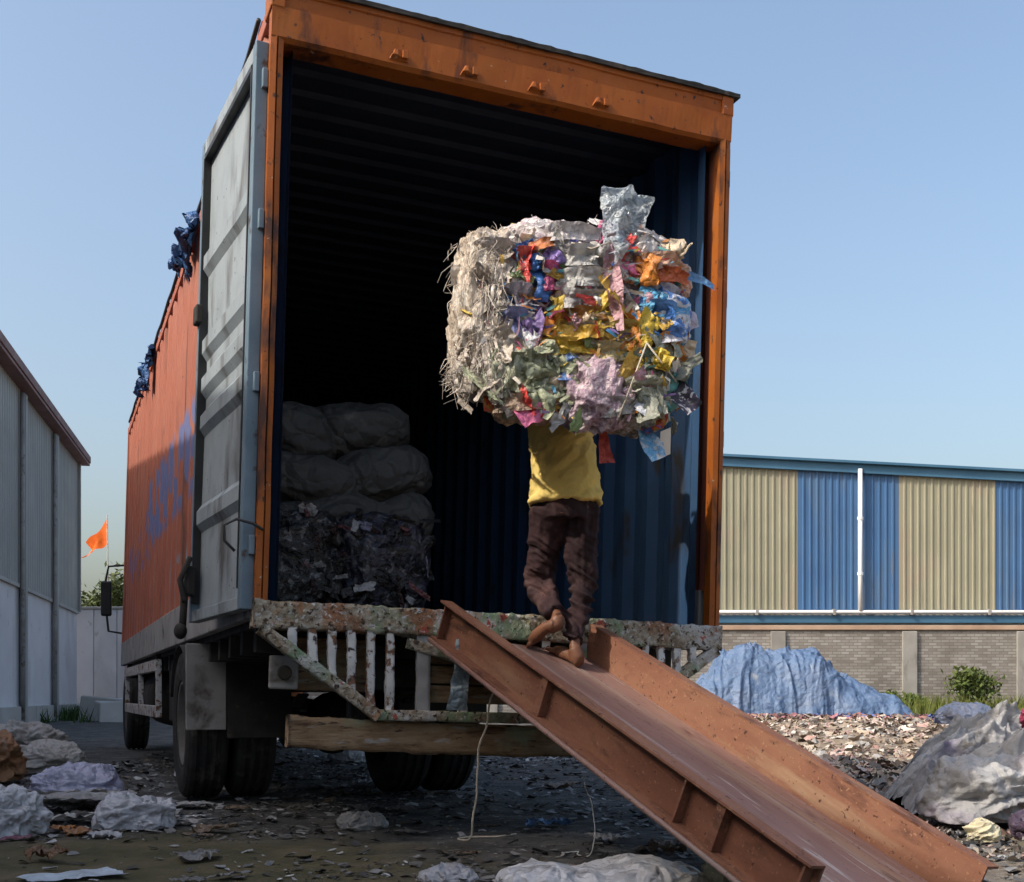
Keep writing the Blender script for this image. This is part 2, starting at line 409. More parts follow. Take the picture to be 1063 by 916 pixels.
def two_tone(name, a, b, c, scale=7, bump=1.0, rough=0.5, stretch=(1, 1, 1), transl=0.08):
    """compressed printed plastic: torn patches of three colours with hard edges"""
    m = bpy.data.materials.new(name); m.use_nodes = True
    nt = m.node_tree; N, L = nt.nodes.new, nt.links.new
    bs = nt.nodes['Principled BSDF']
    tc = N('ShaderNodeTexCoord'); mp = N('ShaderNodeMapping'); mp.inputs['Scale'].default_value = stretch
    L(tc.outputs['Object'], mp.inputs[0])
    n1 = N('ShaderNodeTexNoise'); n1.inputs['Scale'].default_value = scale; n1.inputs['Detail'].default_value = 5; n1.inputs['Distortion'].default_value = 1.2
    L(mp.outputs[0], n1.inputs['Vector'])
    r = ramp_node(nt, [(0.0, a), (0.44, a), (0.47, b), (0.57, b), (0.60, c), (1.0, c)][:6])
    L(n1.outputs['Fac'], r.inputs[0])
    n2 = N('ShaderNodeTexNoise'); n2.inputs['Scale'].default_value = scale * 5; n2.inputs['Detail'].default_value = 6
    L(mp.outputs[0], n2.inputs['Vector'])
    mr = N('ShaderNodeMapRange'); mr.inputs[1].default_value = 0.3; mr.inputs[2].default_value = 0.7; mr.inputs[3].default_value = 0.55; mr.inputs[4].default_value = 1.15
    L(n2.outputs['Fac'], mr.inputs[0])
    mx = N('ShaderNodeMix'); mx.data_type = 'RGBA'; mx.blend_type = 'MULTIPLY'; mx.inputs[0].default_value = 1
    L(r.outputs[0], mx.inputs[6]); L(mr.outputs[0], mx.inputs[7]); L(mx.outputs[2], bs.inputs['Base Color'])
    b1 = N('ShaderNodeBump'); b1.inputs['Strength'].default_value = 0.7 * bump; b1.inputs['Distance'].default_value = 0.02
    n3 = N('ShaderNodeTexNoise'); n3.inputs['Scale'].default_value = 45; n3.inputs['Detail'].default_value = 5; n3.inputs['Distortion'].default_value = 0.8
    L(mp.outputs[0], n3.inputs['Vector']); L(n3.outputs['Fac'], b1.inputs['Height']); L(b1.outputs[0], bs.inputs['Normal'])
    bs.inputs['Roughness'].default_value = rough
    return m

def color_attr(o, cols):
    """one colour per vertex"""
    at = o.data.color_attributes.new('Col', 'FLOAT_COLOR', 'POINT')
    c = np.ones((len(o.data.vertices), 4)); c[:, :3] = cols
    at.data.foreach_set('color', c.ravel())

# ------------------------------------------------------------------ ground
def ground_h(x, y):
    x = np.asarray(x, float); y = np.asarray(y, float)
    P = np.stack([x, y, np.zeros_like(x)], -1)
    near = np.exp(-((np.maximum(np.abs(x) - 14, 0) / 12) ** 2) - (np.maximum(np.abs(y - 14) - 16, 0) / 14) ** 2)
    h = 0.022 * fbm(P * 1.6, 3, 4) + 0.012 * ridge(P * 5.0, 8, 2) - 0.012
    # a low spread of flattened scrap in the sunny part of the yard
    m = np.exp(-(((x - 7.5) / 4.2) ** 2 + ((y - 21) / 8.5) ** 2) ** 2)
    h = h + 0.12 * m * (0.8 + 0.8 * fbm(P * 0.9, 21, 4))
    return h * near

def ground_mat():
    m = bpy.data.materials.new('yard_dirt'); m.use_nodes = True
    nt = m.node_tree; N, L = nt.nodes.new, nt.links.new
    b = nt.nodes['Principled BSDF']
    tc = N('ShaderNodeTexCoord'); vec = tc.outputs['Object']
    def noise(sc, det=6, st=(1, 1, 1), dist=0.0):
        mp = N('ShaderNodeMapping'); mp.inputs['Scale'].default_value = st; L(vec, mp.inputs[0])
        n = N('ShaderNodeTexNoise'); n.inputs['Scale'].default_value = sc; n.inputs['Detail'].default_value = det; n.inputs['Roughness'].default_value = 0.62
        n.inputs['Distortion'].default_value = dist
        L(mp.outputs[0], n.inputs['Vector']); return n.outputs['Fac']
    r = ramp_node(nt, [(0.30, (0.034, 0.033, 0.032)), (0.48, (0.070, 0.067, 0.063)), (0.62, (0.118, 0.111, 0.102)), (0.75, (0.18, 0.17, 0.155))])
    L(noise(2.4, 10, (1, 1.5, 1)), r.inputs[0]); c = r.outputs[0]
    def over(c, fac, col):
        mx = N('ShaderNodeMix'); mx.data_type = 'RGBA'; L(fac, mx.inputs[0]); L(c, mx.inputs[6])
        if isinstance(col, tuple): mx.inputs[7].default_value = (*col, 1)
        else: L(col, mx.inputs[7])
        return mx.outputs[2]
    def rng(f, lo, hi):
        mr = N('ShaderNodeMapRange'); mr.inputs[1].default_value = lo; mr.inputs[2].default_value = hi; L(f, mr.inputs[0]); return mr.outputs[0]
    c = over(c, rng(noise(13, 4, (1, 1.4, 1), 0.6), 0.60, 0.66), (0.20, 0.19, 0.175))
    c = over(c, rng(noise(34, 3, (1, 1, 1), 0.4), 0.62, 0.66), (0.012, 0.012, 0.012))
    # warm dry soil away from the truck, on the right of the yard
    sx = N('ShaderNodeSeparateXYZ'); L(vec, sx.inputs[0])
    ma = N('ShaderNodeMath'); ma.operation = 'MULTIPLY_ADD'; ma.inputs[1].default_value = 2.0
    L(noise(0.7, 4), ma.inputs[0]); L(sx.outputs['X'], ma.inputs[2])
    r2 = ramp_node(nt, [(0.3, (0.16, 0.12, 0.085)), (0.5, (0.27, 0.215, 0.16)), (0.7, (0.38, 0.32, 0.25))])
    L(noise(5, 8), r2.inputs[0])
    c = over(c, rng(ma.outputs[0], 2.2, 4.4), r2.outputs[0])
    # an olive-brown patch of trodden soil near the loose bags
    d = N('ShaderNodeVectorMath'); d.operation = 'DISTANCE'; d.inputs[1].default_value = (-1.7, 4.5, 0)
    L(vec, d.inputs[0])
    ms = N('ShaderNodeMath'); ms.operation = 'MULTIPLY_ADD'; ms.inputs[1].default_value = -1.2
    L(noise(2.2, 5), ms.inputs[0]); L(d.outputs['Value'], ms.inputs[2])
    r3 = ramp_node(nt, [(0.3, (0.062, 0.058, 0.030)), (0.55, (0.105, 0.088, 0.048)), (0.75, (0.16, 0.115, 0.075))])
    L(noise(3.1, 7), r3.inputs[0])
    c = over(c, rng(ms.outputs[0], 1.25, 0.55), r3.outputs[0])
    L(c, b.inputs['Base Color'])
    b.inputs['Roughness'].default_value = 0.92
    b.inputs['Specular IOR Level'].default_value = 0.2
    b1 = N('ShaderNodeBump'); b1.inputs['Strength'].default_value = 0.8; b1.inputs['Distance'].default_value = 0.03
    L(noise(18, 8), b1.inputs['Height']); L(b1.outputs[0], b.inputs['Normal'])
    return m

def spaced(lo, a, b, hi, nd, no):
    """dense between a and b, stretching out to lo and hi"""
    mid = np.linspace(a, b, nd)
    t = np.linspace(0, 1, no + 1)[1:]
    return np.concatenate([(a - (a - lo) * t ** 3)[::-1], mid, b + (hi - b) * t ** 3])

gx = spaced(-600, -7, 12, 600, 300, 26)
gy = np.concatenate([-60 + 61 * np.linspace(0, 1, 12)[:-1], np.geomspace(3.6, 36, 300), 36 + 1400 * np.linspace(0, 1, 26)[1:] ** 3])
GX, GY = np.meshgrid(gx, gy, indexing='ij')
_g = MB().grid(np.stack([GX, GY, ground_h(GX, GY)], -1))
tag(_g.build('ground', ground_mat(), smooth=True), kind='structure')

def gz(x, y):
    return float(ground_h(np.array([x]), np.array([y]))[0])

# ------------------------------------------------------------------ corrugated sheets
def corrugated(s0, s1, pitch, depth, z0, z1, fn, shape=(0.30, 0.42, 0.88, 1.0), nz=1):
    """trapezoid profile along s, extruded along z; fn(s, d, z) -> point arrays"""
    ss, dd = [], []
    k = 0
    s = s0
    while s < s1 - 1e-6:
        for fr, dv in ((0.0, 0), (shape[0], 0), (shape[1], 1), (shape[2], 1)):
            q = s + fr * pitch
            if q <= s1:
                ss.append(q); dd.append(dv * depth)
        s += pitch
    ss.append(s1); dd.append(dd[-1])
    ss, dd = np.array(ss), np.array(dd)
    zz = np.linspace(z0, z1, nz + 1)
    A = np.stack([np.stack(fn(ss, dd, np.full_like(ss, z)), -1) for z in zz], 1)
    return MB().grid(A)

# ------------------------------------------------------------------ shed on the left (we see its long shaded wall)
LB = np.array([-13.2, 36.0]); LBd = np.array([0.213, -1.0]); LBd /= np.linalg.norm(LBd)   # runs towards and past the camera
LBn = np.array([-LBd[1], LBd[0]])     # faces the yard
shed = empty('grey_shed', (LB[0], LB[1], 0), math.atan2(LBd[1], LBd[0]))
tag(shed, 'long grey clad industrial shed with white plaster base beside the orange flag', 'building')
def clad_shed(root, x0, SL, top, base):
    # local frame: x along the wall, y towards the yard (+y is the visible side)
    MB().box(x0, SL, -9, 0, -0.2, base).build('base_wall', M['plaster'], root)
    MB().box(x0 + 0.02, SL, -9, -0.12, base, top - 0.08).build('inner_wall', M['panel_grey'], root)
    xs = [x0]
    while xs[-1] < SL - 0.5:
        xs.append(min(xs[-1] + 4.4, SL))
    for k in range(len(xs) - 1):
        corrugated(xs[k] + 0.03, xs[k + 1] - 0.03, 0.25, 0.018, base - 0.06, top - 0.28, lambda s, d, z: (s, 0.02 + d, z)).build('wall_panel', M['panel_grey'], root)
    for px in xs[1:]:
        MB().box(px - 0.13, px + 0.13, 0.045, 0.16, -0.1, top - 0.36).build('pilaster', M['panel_grey'], root, bevel=0.01)
        MB().tube([(px + 0.28, 0.12, 0.1), (px + 0.28, 0.12, top - 0.38)], 0.05, 8).build('downpipe', M['rail_grey'], root, smooth=True)
    MB().box(x0 - 0.35, SL, -9.1, 0.33, top - 0.28, top - 0.20).box(x0 - 0.35, SL, 0.20, 0.36, top - 0.20, top).build('gutter', M['trim_brown'], root, bevel=0.01)
    e = x0 - 0.4
    rf = MB()
    rf.add([(e, -9.3, top + 1.0), (SL, -9.3, top + 1.0), (SL, 0.18, top - 0.12), (e, 0.18, top - 0.12), (e, -9.3, top + 0.9), (SL, -9.3, top + 0.9), (SL, 0.18, top - 0.19), (e, 0.18, top - 0.19)],
           [(0, 1, 2, 3), (7, 6, 5, 4), (0, 3, 7, 4), (1, 0, 4, 5), (2, 1, 5, 6), (3, 2, 6, 7)])
    rf.build('roof', M['trim_brown'], root)
    MB().box(x0 - 0.03, x0 + 0.1, 0.02, 0.12, base - 0.08, top - 0.28).build('corner_trim', M['panel_grey'], root)
    MB().box(x0, SL, 0.0, 0.07, base - 0.14, base - 0.06).build('drip_flashing', M['concrete'], root)
    MB().box(x0, SL, 0.0, 0.10, -0.1, 0.42).build('plinth', M['concrete'], root, bevel=0.01)
clad_shed(shed, 0.0, 14.3, 7.98, 3.28)
_ap = (LB[0] + LBd[0] * 14.7, LB[1] + LBd[1] * 14.7)
annex = empty('shadow_annex', (_ap[0], _ap[1], 0), math.atan2(LBd[1], LBd[0]))
tag(annex, 'unseen lower grey shed added to shade the lane and truck side', 'building')
clad_shed(annex, 0.0, 38.0, 6.45, 2.6)  # added unseen shed, height set so its shadow falls across the truck side

# yard wall and gate pillars at the far end of the lane
yw = empty('yard_wall', (-13.75, 37.0, 0))
tag(yw, 'grey concrete yard wall closing the lane beside the white shed base', 'wall')
for k in range(7):
    MB().box(k * 0.72 + 0.0, k * 0.72 + 0.70, 0, 0.2, -0.1, 3.35).build('wall_panel', M['plaster'], yw, bevel=0.02)
MB().box(-0.05, 5.1, -0.04, 0.24, 3.36, 3.44).build('coping', M['concrete'], yw, bevel=0.02)
for k, (x, y, h, w) in enumerate(((-11.05, 34.5, 2.35, 0.34), (-10.55, 35.5, 2.3, 0.28))):
    gp = empty('gate_pillar', (x, y, 0))
    tag(gp, ('pink washed gate pillar standing against the grey yard wall', 'slimmer pink gate pillar between its fellow and the parked truck')[k], 'pillar', 'pink gate pillars')
    MB().box(-w / 2, w / 2, -w / 2, w / 2, -0.1, h).build('shaft', M['pink'], gp, bevel=0.02)
    MB().box(-w / 2 - 0.05, w / 2 + 0.05, -w / 2 - 0.05, w / 2 + 0.05, h, h + 0.12).build('cap', M['concrete'], gp, bevel=0.02)
# broken slabs in front of the wall
rng0 = random.Random(5)
for k, (x, y, s, lab) in enumerate(((-10.9, 32.2, 0.75, 'grey broken concrete slab tipped against the pink pillars'), (-10.0, 30.5, 0.62, 'low broken concrete block lying in front of the pink pillars'), (-11.7, 33.2, 0.5, 'small concrete lump lying beside the tipped slab'))):
    mb = MB().box(-s, s, -s * 0.5, s * 0.5, -0.15, s * 0.75)
    V = mb.V(); V += 0.2 * s * np.stack([vnoise(V * 3 + 7 * k, j) for j in range(3)], -1)
    tag(mesh_obj('concrete_block', V, mb.f, M['concrete'], None, bevel=0.04, org=None), lab, 'concrete', 'broken concrete by the wall').location = (x, y, 0.05)
    bpy.data.objects['concrete_block' + ('' if k == 0 else '.%03d' % k)].rotation_euler = (0, 0, 0.4 * k)

# ------------------------------------------------------------------ far trees, flag
def leaf_cloud(c, r, n, size, seed, col=(1, 1, 1), clumps=9):
    rs = np.random.RandomState(seed)
    cc = rs.normal(size=(clumps, 3)); cc /= np.linalg.norm(cc, axis=1)[:, None]; cc *= rs.uniform(0.25, 0.85, (clumps, 1))
    k = rs.randint(0, clumps, n)
    p = cc[k] + rs.normal(size=(n, 3)) * 0.2
    p = np.array(c) + p * np.array(r)
    a = rs.normal(size=(n, 3)); a /= np.linalg.norm(a, axis=1)[:, None]
    b = np.cross(a, rs.normal(size=(n, 3))); b /= np.linalg.norm(b, axis=1)[:, None]
    s = size * rs.uniform(0.6, 1.4, (n, 1))
    V = np.stack([p - a * s, p + b * s * 0.45, p + a * s, p - b * s * 0.45], 1).reshape(-1, 3)
    F = [(4 * i, 4 * i + 1, 4 * i + 2, 4 * i + 3) for i in range(n)]
    tone = (0.75 + 0.5 * rs.rand(clumps))[k][:, None] * rs.uniform(0.8, 1.2, (n, 1)) * np.array(col)
    return V, F, np.repeat(tone, 4, 0)

def tree(name, label, loc, h, r, n, size, seed, col, group):
    t = empty(name, loc)
    tag(t, label, 'tree', group)
    rs = random.Random(seed)
    mb = MB().tube([(0, 0, -0.2), (0.1 * r, 0, h * 0.35), (0.05 * r, 0.1 * r, h * 0.75)], [0.06 * h * 0.5, 0.04 * h * 0.5, 0.015 * h * 0.5], 8)
    for k in range(6):
        a = rs.uniform(0, 6.28); z = h * rs.uniform(0.3, 0.6)
        mb.tube([(0.08 * r, 0, z), (math.cos(a) * r * 0.4, math.sin(a) * r * 0.4, z + h * 0.15), (math.cos(a) * r * 0.75, math.sin(a) * r * 0.75, z + h * 0.25)], [0.012 * h, 0.008 * h, 0.003 * h], 6)
    mb.build('trunk', M['bark'], t, smooth=True)
    V, F, c = leaf_cloud((0, 0, h * 0.66), (r, r, h * 0.36), n, size, seed, col)
    o = mesh_obj('crown', V, F, M['leaf'], t); color_attr(o, c)
    return t

tree('leafy_tree', 'pale dusty green tree rising behind the grey yard wall', (-24.0, 67, 0), 7.3, 2.1, 2600, 0.20, 3, (1.9, 1.8, 1.6), 'trees behind the yard wall')
tree('leafy_tree', 'darker green tree showing between yard wall and truck', (-21.2, 64, 0), 6.6, 1.7, 2600, 0.19, 8, (1.3, 1.3, 1.0), 'trees behind the yard wall')
tree('leafy_tree', 'hazy grey green treetop behind the flag pole', (-30.0, 95, 0), 10.5, 4.5, 3200, 0.30, 14, (2.6, 2.4, 2.5), 'trees behind the yard wall')

fp = empty('flag_pole', (-15.35, 45.0, 0))
tag(fp, 'thin pole flying a bright orange pennant above the yard wall', 'flag')
MB().tube([(0.12, 0, 0), (0.03, 0, 5.0), (0, 0, 7.5)], [0.035, 0.03, 0.02], 8).build('pole', M['rail_grey'], fp, smooth=True)
u, v = np.meshgrid(np.linspace(0, 1, 22), np.linspace(0, 1, 16), indexing='ij')
fw = 0.85 * u
A = np.stack([-fw, 0.14 * np.sin(u * 7 + v * 2) * u, 7.35 - u * 0.9 - v * 0.95 * (1 - 0.42 * u) + 0.05 * np.sin(u * 9 + v * 3)], -1)
A[..., 0] *= (0.55 + 0.45 * np.abs(v - 0.5) * 2 * u + 0.25 * v)
MB().grid(A).build('pennant', M['flag'], fp, smooth=True)

# ------------------------------------------------------------------ blue and beige shed on the right
def rake(x):                     # the roof edge falls gently to the right
    return 8.69 - 0.052 * (x - 7.26)
rb = empty('striped_shed', (7.26, 40.0, 0))
tag(rb, 'corrugated shed with alternating beige and blue wall sheets behind the brick wall', 'building')
X0, X1 = -12.0, 36.0
def wy(x):
    return x - 7.26
pan = []
x = 9.63
edges = [9.63, 13.04, 16.28, 19.6, 22.9, 26.2, 29.5, 32.8, 36.0]
for k in range(len(edges) - 1):
    pan.append((edges[k], edges[k + 1], 'sheet_blue' if k % 2 == 0 else 'sheet_beige'))
edges = [9.63, 6.3, 3.0, -0.3, -3.6, -6.9, -12.0]
for k in range(len(edges) - 1):
    pan.append((edges[k + 1], edges[k], 'sheet_beige' if k % 2 == 0 else 'sheet_blue'))
for a, b, mt in pan:
    mb = corrugated(wy(a), wy(b) - 0.004, 0.232, 0.035, 0.0, 1.0, lambda s, d, z: (s, -d, z), shape=(0.62, 0.70, 0.92, 1.0), nz=1)
    V = mb.V()
    zt = rake(V[:, 0] + 7.26) - 0.1
    V[:, 2] = np.where(V[:, 2] > 0.5, zt, 3.45)
    mesh_obj('wall_sheet', V, mb.f, M[mt], rb)
mb = MB()
P = [(wy(X0), 0.03, -0.1), (wy(X1), 0.03, -0.1), (wy(X1), 14, -0.1), (wy(X0), 14, -0.1), (wy(X0), 0.03, rake(X0) - 0.15), (wy(X1), 0.03, rake(X1) - 0.15), (wy(X1), 14, rake(X1) - 0.15), (wy(X0), 14, rake(X0) - 0.15)]
mb.hexa(P).build('inner_wall', M['concrete'], rb)
mb = MB()
def slab(z0, z1, y0, y1):
    return [(wy(X0), y0, rake(X0) + z0), (wy(X1), y0, rake(X1) + z0), (wy(X1), y1, rake(X1) + z0), (wy(X0), y1, rake(X0) + z0),
            (wy(X0), y0, rake(X0) + z1), (wy(X1), y0, rake(X1) + z1), (wy(X1), y1, rake(X1) + z1), (wy(X0), y1, rake(X0) + z1)]
mb.hexa(slab(-0.33, -0.03, -0.16, -0.06)).hexa(slab(-0.03, 0.06, -0.30, -0.04)).build('fascia', M['trim_blue'], rb, bevel=0.01)
MB().hexa(slab(-0.02, 0.03, -0.035, 14.2)).build('roof', M['sheet_blue'], rb)
MB().box(wy(X0), wy(X1), -0.12, -0.06, 3.10, 3.36).build('base_flashing', M['trim_blue'], rb, bevel=0.01)
MB().tube([(wy(X0), -0.18, 3.46), (wy(X1), -0.18, 3.46)], 0.065, 10).build('drain_pipe', M['pipe_white'], rb, smooth=True)
for q in np.arange(-10, 34, 2.6):
    MB().box(wy(q) - 0.04, wy(q) + 0.04, -0.26, -0.06, 3.36, 3.56).build('pipe_bracket', M['rail_grey'], rb)
for q in (11.68, 24.8):
    MB().tube([(wy(q), -0.2, rake(q) - 0.2), (wy(q), -0.2, 5.1), (wy(q), -0.2, 3.5)], 0.075, 10).build('downpipe', M['pipe_white'], rb, smooth=True)
    for zz in (4.75, 6.6):
        MB().lathe([(0.0, zz - 0.05), (0.10, zz - 0.05), (0.10, zz + 0.05), (0.0, zz + 0.05)], 12, 'z', (wy(q), -0.2, 0)).build('pipe_collar', M['pipe_white'], rb)

def brick_mat():
    m = bpy.data.materials.new('dusty_brickwork'); m.use_nodes = True
    nt = m.node_tree; N, L = nt.nodes.new, nt.links.new
    b = nt.nodes['Principled BSDF']
    tc = N('ShaderNodeTexCoord')
    mp = N('ShaderNodeMapping'); mp.inputs['Rotation'].default_value = (R(90), 0, 0)
    L(tc.outputs['Object'], mp.inputs[0])
    br = N('ShaderNodeTexBrick'); br.inputs['Scale'].default_value = 1.0
    br.inputs['Brick Width'].default_value = 0.27; br.inputs['Row Height'].default_value = 0.095; br.inputs['Mortar Size'].default_value = 0.012
    br.inputs['Color1'].default_value = (0.175, 0.16, 0.15, 1); br.inputs['Color2'].default_value = (0.28, 0.275, 0.265, 1); br.inputs['Mortar'].default_value = (0.16, 0.145, 0.13, 1)
    L(mp.outputs[0], br.inputs['Vector'])
    n = N('ShaderNodeTexNoise'); n.inputs['Scale'].default_value = 1.1; n.inputs['Detail'].default_value = 7; L(tc.outputs['Object'], n.inputs['Vector'])
    r = ramp_node(nt, [(0.3, (0.75, 0.72, 0.68)), (0.55, (1.0, 0.98, 0.95)), (0.75, (1.25, 1.22, 1.2))]); L(n.outputs['Fac'], r.inputs[0])
    mx = N('ShaderNodeMix'); mx.data_type = 'RGBA'; mx.blend_type = 'MULTIPLY'; mx.inputs[0].default_value = 1
    L(br.outputs['Color'], mx.inputs[6]); L(r.outputs[0], mx.inputs[7]); L(mx.outputs[2], b.inputs['Base Color'])
    b.inputs['Roughness'].default_value = 0.9
    bu = N('ShaderNodeBump'); bu.inputs['Strength'].default_value = 0.6; bu.inputs['Distance'].default_value = 0.02; bu.invert = True
    L(br.outputs['Fac'], bu.inputs['Height']); L(bu.outputs[0], b.inputs['Normal'])
    return m
bw = empty('brick_wall', (7.0, 38.4, 0))
tag(bw, 'weathered brick boundary wall with brown coping below the striped shed', 'wall')
bm_ = brick_mat()
MB().box(-19, 30, 0, 0.25, -0.2, 2.78).build('brickwork', bm_, bw)
MB().box(-19, 30, -0.07, 0.32, 2.78, 2.93).build('coping', M['coping'], bw, bevel=0.02)
for q in (-7.7, -3.4, 1.6, 5.85, 9.55, 13.6):
    MB().box(q - 0.24, q + 0.24, -0.10, 0.0, -0.2, 2.74).build('pier', M['pier'], bw, bevel=0.02)

# ------------------------------------------------------------------ weeds along the brick wall
for k, (x, y, w, h, lab) in enumerate(((13.9, 36.2, 1.6, 1.5, 'bushy green weed growing against the brick wall'), (12.3, 36.9, 1.0, 0.75, 'low yellow green weed between blue tarpaulin and brick wall pier'),
                                       (16.6, 36.4, 1.2, 0.95, 'olive weed growing near the brick wall beyond the grey heap'))):
    sh = empty('weed_bush', (x, y, 0)); tag(sh, lab, 'plant', 'weeds by the brick wall')
    V, F, c = leaf_cloud((0, 0, h * 0.62), (w * 0.8, 0.5, h * 0.5), 1300, 0.085, 40 + k, (2.0, 2.1, 1.3), 10)
    V[:, 2] = np.maximum(V[:, 2], 0.02)
    o = mesh_obj('foliage', V, F, M['leaf'], sh); color_attr(o, c)
    mb = MB(); rs = random.Random(k)
    for j in range(9):
        mb.tube([(rs.uniform(-w, w) * 0.3, 0, -0.05), (rs.uniform(-w, w) * 0.6, rs.uniform(-.3, .3), h * 0.8)], [0.02, 0.006], 5)
    mb.build('stem', M['bark'], sh)

def grass(name, xs, ys, n, hmin, hmax, seed, col, label):
    rs = np.random.RandomState(seed)
    p = np.stack([rs.uniform(*xs, n), rs.uniform(*ys, n), np.zeros(n)], -1)
    keep = fbm(p * 0.9, seed, 3) > -0.05
    p = p[keep]; n = len(p)
    p[:, 2] = ground_h(p[:, 0], p[:, 1]) - 0.02
    a = rs.uniform(0, 6.28, n); h = rs.uniform(hmin, hmax, n)
    s = np.stack([np.cos(a), np.sin(a), 0 * a], -1) * (h * 0.06)[:, None]
    tip = np.stack([rs.normal(size=n) * h * 0.35, rs.normal(size=n) * h * 0.35, h], -1)
    V = np.stack([p - s, p + s, p + tip], 1).reshape(-1, 3)
    o = mesh_obj(name, V, [(3 * i, 3 * i + 1, 3 * i + 2) for i in range(n)], M['leaf'])
    color_attr(o, np.repeat(np.array(col) * rs.uniform(0.7, 1.3, (n, 1)), 3, 0))
    tag(o, label, 'grass', kind='stuff')
grass('wall_grass', (9, 19), (33.5, 38.2), 5200, 0.25, 0.8, 4, (2.3, 2.1, 1.1), 'dry yellow green grass along the foot of the brick wall')
grass('lane_grass', (-13.0, -10.6), (28, 35.5), 2600, 0.15, 0.5, 5, (1.1, 1.6, 0.9), 'green weeds growing along the foot of the white shed')

# ------------------------------------------------------------------ the container truck
TX, TY, TYAW = -1.179, 5.437, R(21.674)
BED = 1.089
truck = empty('container_truck', (TX, TY, 0), TYAW)
tag(truck, 'orange and red container truck with open rear doors and steel loading ramp', 'truck')
CM = Matrix.Translation((0, 0, BED)) @ Matrix.Rotation(R(1.641), 4, 'Y') @ Matrix.Rotation(R(-0.105), 4, 'X')
TW = Matrix.Translation((TX, TY, 0)) @ Matrix.Rotation(TYAW, 4, 'Z')
W_, H_, L_ = 2.44, 2.866, 9.549
def tw(x, y, z, body=True):
    """truck place -> world"""
    v = Vector((x, y, z))
    return TW @ (CM @ v) if body else TW @ v

def crusty(a, b, w, h, n=60, amp=0.012, seed=0, up=(0, 0, 1), m=5):
    """a knocked-about bar: rectangular section, lumpy skin"""
    a, b, up = np.array(a, float), np.array(b, float), np.array(up, float)
    d = (b - a); Ld = np.linalg.norm(d); d /= Ld
    sx = np.cross(d, up); sx /= np.linalg.norm(sx); sz = np.cross(sx, d)
    ring = []
    for k in range(4):
        c0 = [(-1, -1), (1, -1), (1, 1), (-1, 1)][k]; c1 = [(1, -1), (1, 1), (-1, 1), (-1, -1)][k]
        for j in range(m):
            t = j / m
            ring.append((c0[0] + (c1[0] - c0[0]) * t, c0[1] + (c1[1] - c0[1]) * t))
    ring = np.array(ring)
    ts = np.linspace(0, 1, n)
    A = a + d * (ts * Ld)[:, None, None] + sx * (ring[:, 0] * w / 2)[None, :, None] + sz * (ring[:, 1] * h / 2)[None, :, None]
    nr = sx * ring[:, 0][:, None] + sz * ring[:, 1][:, None]
    q = fbm(A * 14, seed, 3) + 0.8 * np.maximum(fbm(A * 45, seed + 5, 2), 0)
    A = A + nr[None] * (amp * q)[..., None]
    mb = MB()
    A2 = np.concatenate([A, A[:, :1]], 1)
    mb.grid(A2)
    k = len(ring) + 1
    mb.f += [tuple(range(k - 2, -1, -1)), tuple((n - 1) * k + j for j in range(k - 1))]
    return mb

# painted left side with remnants of blue lettering
def side_mat():
    m = M['side_red'].copy(); m.name = 'lettered_red_side'
    nt = m.node_tree; N, L = nt.nodes.new, nt.links.new
    b = nt.nodes['Principled BSDF']
    src = b.inputs['Base Color'].links[0].from_socket
    tc = N('ShaderNodeTexCoord'); sp = N('ShaderNodeSeparateXYZ'); L(tc.outputs['Object'], sp.inputs[0])
    def band(s, lo, hi, e):
        a = N('ShaderNodeMapRange'); a.inputs[1].default_value = lo; a.inputs[2].default_value = lo + e; L(s, a.inputs[0])
        c = N('ShaderNodeMapRange'); c.inputs[1].default_value = hi; c.inputs[2].default_value = hi - e; L(s, c.inputs[0])
        q = N('ShaderNodeMath'); q.operation = 'MULTIPLY'; L(a.outputs[0], q.inputs[0]); L(c.outputs[0], q.inputs[1]); return q.outputs[0]
    def mul(a, b_):
        q = N('ShaderNodeMath'); q.operation = 'MULTIPLY'; L(a, q.inputs[0]); L(b_, q.inputs[1]); return q.outputs[0]
    def noise(sc, st, lo, hi):
        mp = N('ShaderNodeMapping'); mp.inputs['Scale'].default_value = st; L(tc.outputs['Object'], mp.inputs[0])
        n = N('ShaderNodeTexNoise'); n.inputs['Scale'].default_value = sc; n.inputs['Detail'].default_value = 2; L(mp.outputs[0], n.inputs['Vector'])
        r = N('ShaderNodeMapRange'); r.inputs[1].default_value = lo; r.inputs[2].default_value = hi; L(n.outputs['Fac'], r.inputs[0]); return r.outputs[0]
    col = src
    for (y0, y1, z0, z1, c, sc, st, lo) in ((2.0, 6.6, 2.02, 2.75, (0.13, 0.15, 0.30), 3.0, (1, 1.6, 1.1), 0.46), (1.4, 2.6, 2.3, 2.85, (0.02, 0.20, 0.26), 3.2, (1, 2, 1), 0.5),
                                            (1.5, 2.4, 2.75, 3.0, (0.62, 0.05, 0.16), 4, (1, 1, 1), 0.47), (6.0, 9.0, 1.9, 2.4, (0.22, 0.13, 0.20), 2.5, (1, 1.5, 1), 0.52),
                                            (2.5, 4.2, 1.35, 1.75, (0.20, 0.30, 0.36), 5, (1, 2, 1), 0.53)):
        f = mul(mul(band(sp.outputs['Y'], y0, y1, 0.12), band(sp.outputs['Z'], z0, z1, 0.08)), noise(sc, st, lo, lo + 0.05))
        mx = N('ShaderNodeMix'); mx.data_type = 'RGBA'; L(f, mx.inputs[0]); L(col, mx.inputs[6]); mx.inputs[7].default_value = (*c, 1); col = mx.outputs[2]
    L(col, b.inputs['Base Color'])
    return m
SIDE = side_mat()
PIT = 0.285
